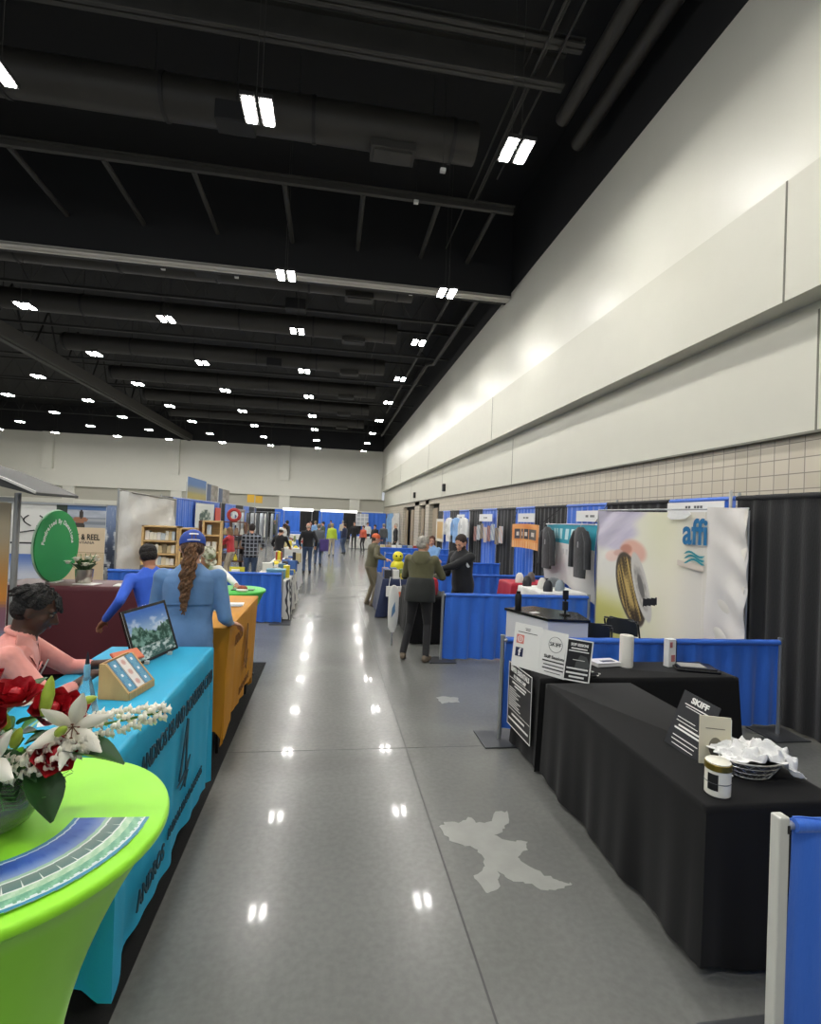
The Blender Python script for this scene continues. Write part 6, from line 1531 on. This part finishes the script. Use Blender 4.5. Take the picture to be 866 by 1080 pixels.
t = thing('poster', 'white poster with a grid of pictures on the far drapes', 'poster', (2.6, 46.6, 1.2)); art('poster_sheet', t, (2.3, 46.6, 1.3), (1, 0, 0), (0, 0, 1), 1.1, 1.1, lambda u, v: hx('dedede') if (u * 3) % 1 < .2 or (v * 3) % 1 < .2 else hx('b4b8bc'), 15, 15, .01)
for k, (x, y, w_) in enumerate(((-2.4, 34, 2.0), (-2.6, 39, 2.0), (2.2, 34, 1.6), (2.4, 39, 1.6), (-7.6, 30, 3), (-8, 22, 3), (-9, 35, 4))):
    cloth_table('folding_table', 'distant %s-draped stall table, %s' % (('white', 'blue')[k % 2], ('left of the aisle, nearer', 'left of the aisle, farther', 'right of the aisle, nearer', 'right of the aisle, farther', 'deep in the left stalls', 'beyond the left drape wall', 'farthest left')[k]), x - w_ / 2, x + w_ / 2, y, y + .7, .78, (WSH, BLUE)[k % 2], .03, 90 + k)

# ================================================================ RIGHT BACKGROUND
for k, y in enumerate((10.35, 13.3, 16.3, 19.3)):
    rail(1.75, y, 4.5, y, 'blue drape railing between right-hand booths, %s beyond the bearded person' % ('first', 'second', 'third', 'fourth')[k], .95, (1, 1), .03, 100 + k)
NAVY = mat('navy_tablecloth', '1c2a4e', .6, noise=.1, nscale=3, sheen=.2)
cloth_table('folding_table', 'narrow navy-clothed table beside the person in the orange cap', 1.12, 1.75, 10.6, 11.75, .78, NAVY, .03, 110, flare=.05, wave=.02)
cloth_table('folding_table', 'table with a dark cloth in front of the bearded person', 1.42, 2.0, 8.35, 9.9, .76, TBLK, .03, 111)
cloth_table('folding_table', 'table with a bright red cloth deep in the booth behind the blue railing', 3.3, 4.2, 9.06, 9.75, .93, mat('red_tablecloth', 'b02438', .6, noise=.08, nscale=3), .03, 112)
t = thing('red_bag', 'bright red cloth bag in front of the olive jacket person', 'bag', (1.72, 8.62, .765)); MB().loft([[(math.cos(a) * .13 * w_, math.sin(a) * .09 * w_, z) for a in [2 * PI * q / 16 for q in range(16)]] for w_, z in ((.9, 0), (1.05, .08), (1.0, .2), (.8, .27), (.2, .29))]).build('bag_body', mat('red_bag_cloth', 'c02a3c', .6), t)
MB().tube([(-.06, 0, .27), (-.05, 0, .36), (.05, 0, .36), (.06, 0, .27)], .008, 6).build('handle', mat('red_bag_cloth', 'c02a3c', .6), t)
r_ = random.Random(33)
for k in range(8):
    x, y = 1.22 + (k % 3) * .17, 10.7 + (k // 3) * .22
    hh = r_.choice((.05, .1, .18)); o = MB().box((0, 0, hh / 2), (.13, .16, hh)).build('goods_box', r_.choice(pal2), smooth=False, bevel=.006); o.location = (x, y, .781); tag(o, 'small box on the narrow navy-clothed table', 'box', 'boxes on the navy table')
t = thing('bag', 'white and orange bag hanging on the front of the navy-clothed table', 'bag', (1.35, 10.44, .45)); MB().loft([[(x_, y_, z) for x_, y_ in ((-.17, -.04), (.17, -.04), (.17, .04), (-.17, .04))] for z in (0, .2)]).build('bag_body', WHT, t, smooth=False); MB().box((.05, -.045, .05), (.18, .01, .1)).build('orange_print', mat('goods_orange', 'd9683a', .5), t, smooth=False); MB().tube([(-.12, 0, .2), (-.1, 0, .38), (.1, 0, .38), (.12, 0, .2)], .008, 6).build('handle', WHT, t)
t = thing('dry_bag', 'round bright yellow inflatable on the navy-clothed table', 'inflatable', (1.52, 11.45, .781)); MB().ell((0, 0, .17), (.16, .14, .17), 18, 12).build('body', mat('duck_yellow', 'e6dd2c', .4), t); MB().ell((0, -.03, .40), (.12, .11, .12), 16, 10).build('head', mat('duck_yellow', 'e6dd2c', .4), t)
for sx in (-1, 1): MB().ell((sx * .045, -.13, .42), (.02, .012, .02), 8, 6).build('dark_spot', BKT, t)
t = thing('standing_board', 'slim white board with blue marks leaning on the table left of the olive jacket person', 'sign', (1.08, 8.2, 0)); MB().loft([[(1.05 + w_ * math.cos(a), 8.2 + .02 * math.sin(a), z) for a in [2 * PI * q / 16 for q in range(16)]] for w_, z in ((.03, .22), (.07, .3), (.085, .5), (.085, .8), (.06, .93), (.02, .96))]).build('board', WHT, t, world=True)
MB().plate((1.05, 8.176, .55), (1, 0, 0), (0, 0, 1), [(-.03, -.1), (.03, 0), (.02, .15), (-.02, .05)], .006).build('blue_mark', mat('faded_blue', '6a8fb4', .5), t, smooth=False, world=True); MB().tube([(1.05, 8.24, 0), (1.05, 8.22, .9)], .012, 8).build('support', steel, t, world=True)
cloth_table('folding_table', 'black-clothed table half hidden behind the olive jacket person', 1.15, 1.62, 8.28, 8.33 + 1.4, .74, TBLK, .03, 113) if False else None

XB = 4.62
IDS = mat('sign_white', 'e8e8e6', .5)
for k, (y0, y1, z0, z1) in enumerate(((8.25, 9.3, 2.10, 2.30), (11.35, 12.4, 2.06, 2.27), (14.5, 15.8, 2.05, 2.27), (17.6, 18.7, 2.05, 2.27), (5.55, 6.6, 2.24, 2.38))):
    t = thing('booth_sign', 'small white booth name card on the right drapes, ' + ('second from the reel banner', 'above the orange banner', 'above the hanging photo prints', 'above the white shirts', 'behind the top of the reel banner')[k], 'sign', (XB, y0, z0))
    MB().bb((XB - .004, y0, z0), (XB + .004, y1, z1)).build('card', IDS, t, smooth=False, world=True)
    mb = MB(); n_ = 6
    for j in range(n_):
        if j == 3: continue
        yy = (y0 + y1) / 2 - .16 + j * .055; mb.bb((XB - .008, yy, (z0 + z1) / 2 - .02), (XB - .004, yy + .038, (z0 + z1) / 2 + .02))
    mb.build('small_print', mat('grey_ink', '55575a', .5), t, smooth=False, world=True)
def orn(u, v):
    c = mixl(hx('e08a3c'), hx('e9a45a'), .5 + .5 * math.sin(u * 9 + v * 7))
    for (cx, wd, col) in ((.22, .10, '3a3440'), (.40, .05, '4a3a34'), (.56, .08, '26262c'), (.78, .13, '55504a')):
        if abs(u - cx) < wd and abs(v - .58) < .2: c = hx(col)
        if abs(u - cx) < wd * .45 and abs(v - .58) < .10: c = hx('d8d0c4')
    if v < .28 and (u * 14) % 1 < .3: c = hx('f0c48a')
    return c
t = thing('orange_banner', 'orange banner with dark round lettering tied to the drapes on the right', 'banner', (4.3, 10.3, 1.45))
art('banner_cloth', t, (4.32, 11.95, 1.46), (0, -1, 0), (0, .0, 1), 1.62, .54, orn, 60, 24, .006, lambda u, v: (.0, .02 * math.sin(u * PI) - .03 * u * 0, .01 * math.sin(u * 15)), rough=.5)
for (y_, yb) in ((11.95, 12.4), (10.33, 9.9)): MB().tube([(4.32, y_, 2.0), (4.6, yb, 2.38)], .008, 6).build('tie_rope', blackm, t, world=True)
def sweet(u, v):
    if v > .68:
        c = hx('2b9ab0')
        if .18 < u < .88 and .75 < v < .93 and (math.sin(u * 70) > -.1): c = hx('b9dfe2')
        return c
    c = mixl(hx('d9d9d6'), hx('c4c6c6'), .5 + .5 * math.sin(u * 9 - v * 8))
    if .42 < u < .72 and .50 < v < .58 and math.sin(u * 90) > 0: c = hx('b9bcbc')
    return c
t = thing('hanging_banner', 'white fabric banner with a teal lettered top band, wavy lower edge, right drapes', 'banner', (4.4, 8.2, .8))
art('banner_cloth', t, (4.42, 10.22, .86), (0, -1, 0), (0, 0, 1), 2.08, 1.17, sweet, 60, 44, .006, lambda u, v: (0, (1 - v) * (.12 * math.sin(u * 3 + .5) - .12 * u), .03 * math.sin(u * 12 + v * 4)), rough=.6)
MB().tube([(4.44, 10.25, 2.03), (4.44, 8.1, 2.05)], .012, 8).build('hanging_bar', steel, t, world=True)
for y_ in (10.1, 8.3): MB().tube([(4.44, y_, 2.04), (4.68, y_, 2.4)], .006, 6).build('tie_rope', blackm, t, world=True)
CH = shade('charcoal_tee', '2f3134')
def tee(x, y, ztop, label, m_, h_=.8, w_=.22, sc=1.0, group=None):
    t = thing('hanging_shirt', label, 'shirt', (x, y, ztop), group=group)
    rings = []
    for (hw, dp, z) in ((.20, .05, -h_), (.21, .06, -h_ * .6), (.20, .06, -h_ * .3), (.22, .06, -.14), (.19, .05, -.06), (.07, .04, 0)):
        rings.append([(dp * math.cos(a) * sc, hw * math.sin(a) * sc, z) for a in [2 * PI * q / 20 for q in range(20)]])
    MB().loft(rings).build('shirt_body', m_, t)
    for s_ in (-1, 1): MB().tube([(0, s_ * .17 * sc, -.09), (-.01, s_ * .27 * sc, -.25), (-.01, s_ * .29 * sc, -.25 - w_)], [.055 * sc, .06 * sc, .055 * sc], 10).build('sleeve', m_, t)
    MB().tube([(0, 0, 0), (0, 0, .06), (.02, 0, .08), (.03, 0, .05)], .005, 6).build('hanger_hook', steel, t)
    MB().box((-.065 * sc, -.04, -.3), (.004, .04, .1)).build('print', mat('print_grey', '8a8c8c', .6), t, smooth=False)
    return t
tee(4.28, 9.82, 1.98, 'long charcoal shirt hanging at the left edge of the teal and white banner', CH, .82, .5)
tee(4.22, 8.32, 2.0, 'long charcoal shirt hanging at the right edge of the teal and white banner', CH, .86, .45)
for k, y in enumerate((19.4, 18.3, 17.2)): tee(4.5, y, 2.15, 'white jersey hanging on the right drapes, %s of three' % ('leftmost', 'middle', 'rightmost')[k], WSH if k != 1 else LBS, .9, .4, 1.6)
for k in range(8):
    y = 16.3 - k * .36; t = thing('photo_print', 'small colourful print hanging in a row on the right drapes', 'photo print', (4.6, y, 1.6), group='hanging prints on the right drapes')
    art('print_sheet', t, (4.6, y, 1.42 + .05 * (k % 3)), (0, -1, 0), (0, 0, 1), .32, .46, lambda u, v, k=k: mixl(hx(('b07a6a', 'c8c8c4', '9a8a70', 'b8c0c8')[k % 4]), hx(('6a4a48', '8a9aa8', '5f5548', 'd0b09a')[k % 4]), .5 + .5 * math.sin(u * 8 + v * 11 + k)), 8, 10, .006)
t = thing('tan_poster', 'tan framed poster on the drapes left of the white jerseys', 'poster', (4.6, 22.0, 1.1)); art('poster_sheet', t, (4.6, 22.3, 1.15), (0, -1, 0), (0, 0, 1), 1.5, .95, lambda u, v: hx('c9a468') if .12 < u < .88 and .1 < v < .9 else hx('d8d4c8'), 16, 16, .01)
# goods in the booth behind the railing
t = thing('hat', 'grey cap standing on the table behind the white counter', 'hat', (3.9, 8.6, .95))
cloth_table('folding_table', 'white-clothed goods table under the hanging charcoal shirts', 3.35, 4.15, 7.9, 8.85, .93, WSH, .03, 114)
MB().lathe([(.001, .15), (.06, .145), (.11, .11), (.135, .05), (.14, 0), (.13, 0)], n=20).build('crown', GRY, t); MB().box((-.14, 0, .012), (.12, .16, .012)).build('brim', GRY, t, smooth=False, bevel=.004); MB().box((-.128, 0, .07), (.01, .08, .04)).build('front_patch', mat('print_grey', '8a8c8c', .6), t, smooth=False)
for k, (x, y, z, m_) in enumerate(((3.55, 8.05, .931, pal2[2]), (3.6, 8.4, .931, pal2[3]), (3.8, 8.15, .931, pal2[1]), (3.45, 8.7, .931, pal2[2]), (3.5, 9.2, .931, pal2[10]), (3.8, 9.4, .931, pal2[11]))):
    o = MB().loft([[(math.cos(a) * .08 * w_, math.sin(a) * .06 * w_, zz) for a in [2 * PI * q / 12 for q in range(12)]] for w_, zz in ((1, 0), (1.05, .06), (.8, .14), (.4, .18))]).build('reel_case', m_); o.location = (x, y, z); tag(o, 'small dark or pale case on the goods tables behind the second blue railing', 'case', 'cases on the goods tables')
for k in range(6):
    o = MB().box((0, 0, .04), (.12, .1, .08)).build('goods_box', pal2[(2, 3, 2, 1, 10, 2)[k]], smooth=False, bevel=.006); o.location = (1.6 + (k % 2) * .2, 9.0 + (k // 2) * .28, .761); tag(o, 'small box on the dark-clothed table in front of the bearded person', 'box', 'boxes near the bearded person')
cloth_table('folding_table', 'blue-clothed table in the booth left of the orange banner', 2.6, 4.2, 13.6, 14.3, .8, BLUE, .03, 115)
cloth_table('folding_table', 'white table far along the right-hand booths', 2.0, 3.6, 20.2, 20.9, .8, WSH, .03, 116)
for k in range(7):
    o = MB().box((0, 0, .09), (.18, .16, .18)).build('goods_box', pal2[(k * 5) % 12], smooth=False, bevel=.006); o.location = (2.1 + k * .22, 20.5, .801); tag(o, 'box on the white table far along the right-hand booths', 'box', 'boxes far right')
# pop-up tall drape near the far right beyond the doors
sp2 = [(43, 44, 0), (44, 45, 1), (45, 46, 0)]
back_wall('drape_wall', 'short blue and black drape wall beside the far right corner', 4.9, sp2, 2.46, 130)
for k, y in enumerate((30.0, 33.0)):
    t = thing('feather_flag', 'tall %s feather flag near the far right doors' % ('white', 'blue and white')[k], 'flag', (4.0, y, 0)); MB().tube([(0, 0, 0), (0, 0, 2.3), (-.1, 0, 2.45)], .014, 6).build('flag_pole', steel, t)
    MB().plate((0, 0, .5), (-1, 0, 0), (0, 0, 1), [(0, 0), (.42, .1), (.45, 1.5), (.3, 1.85), (.02, 1.9)], .01).build('flag_cloth', (WSH, LBS)[k], t, smooth=False)
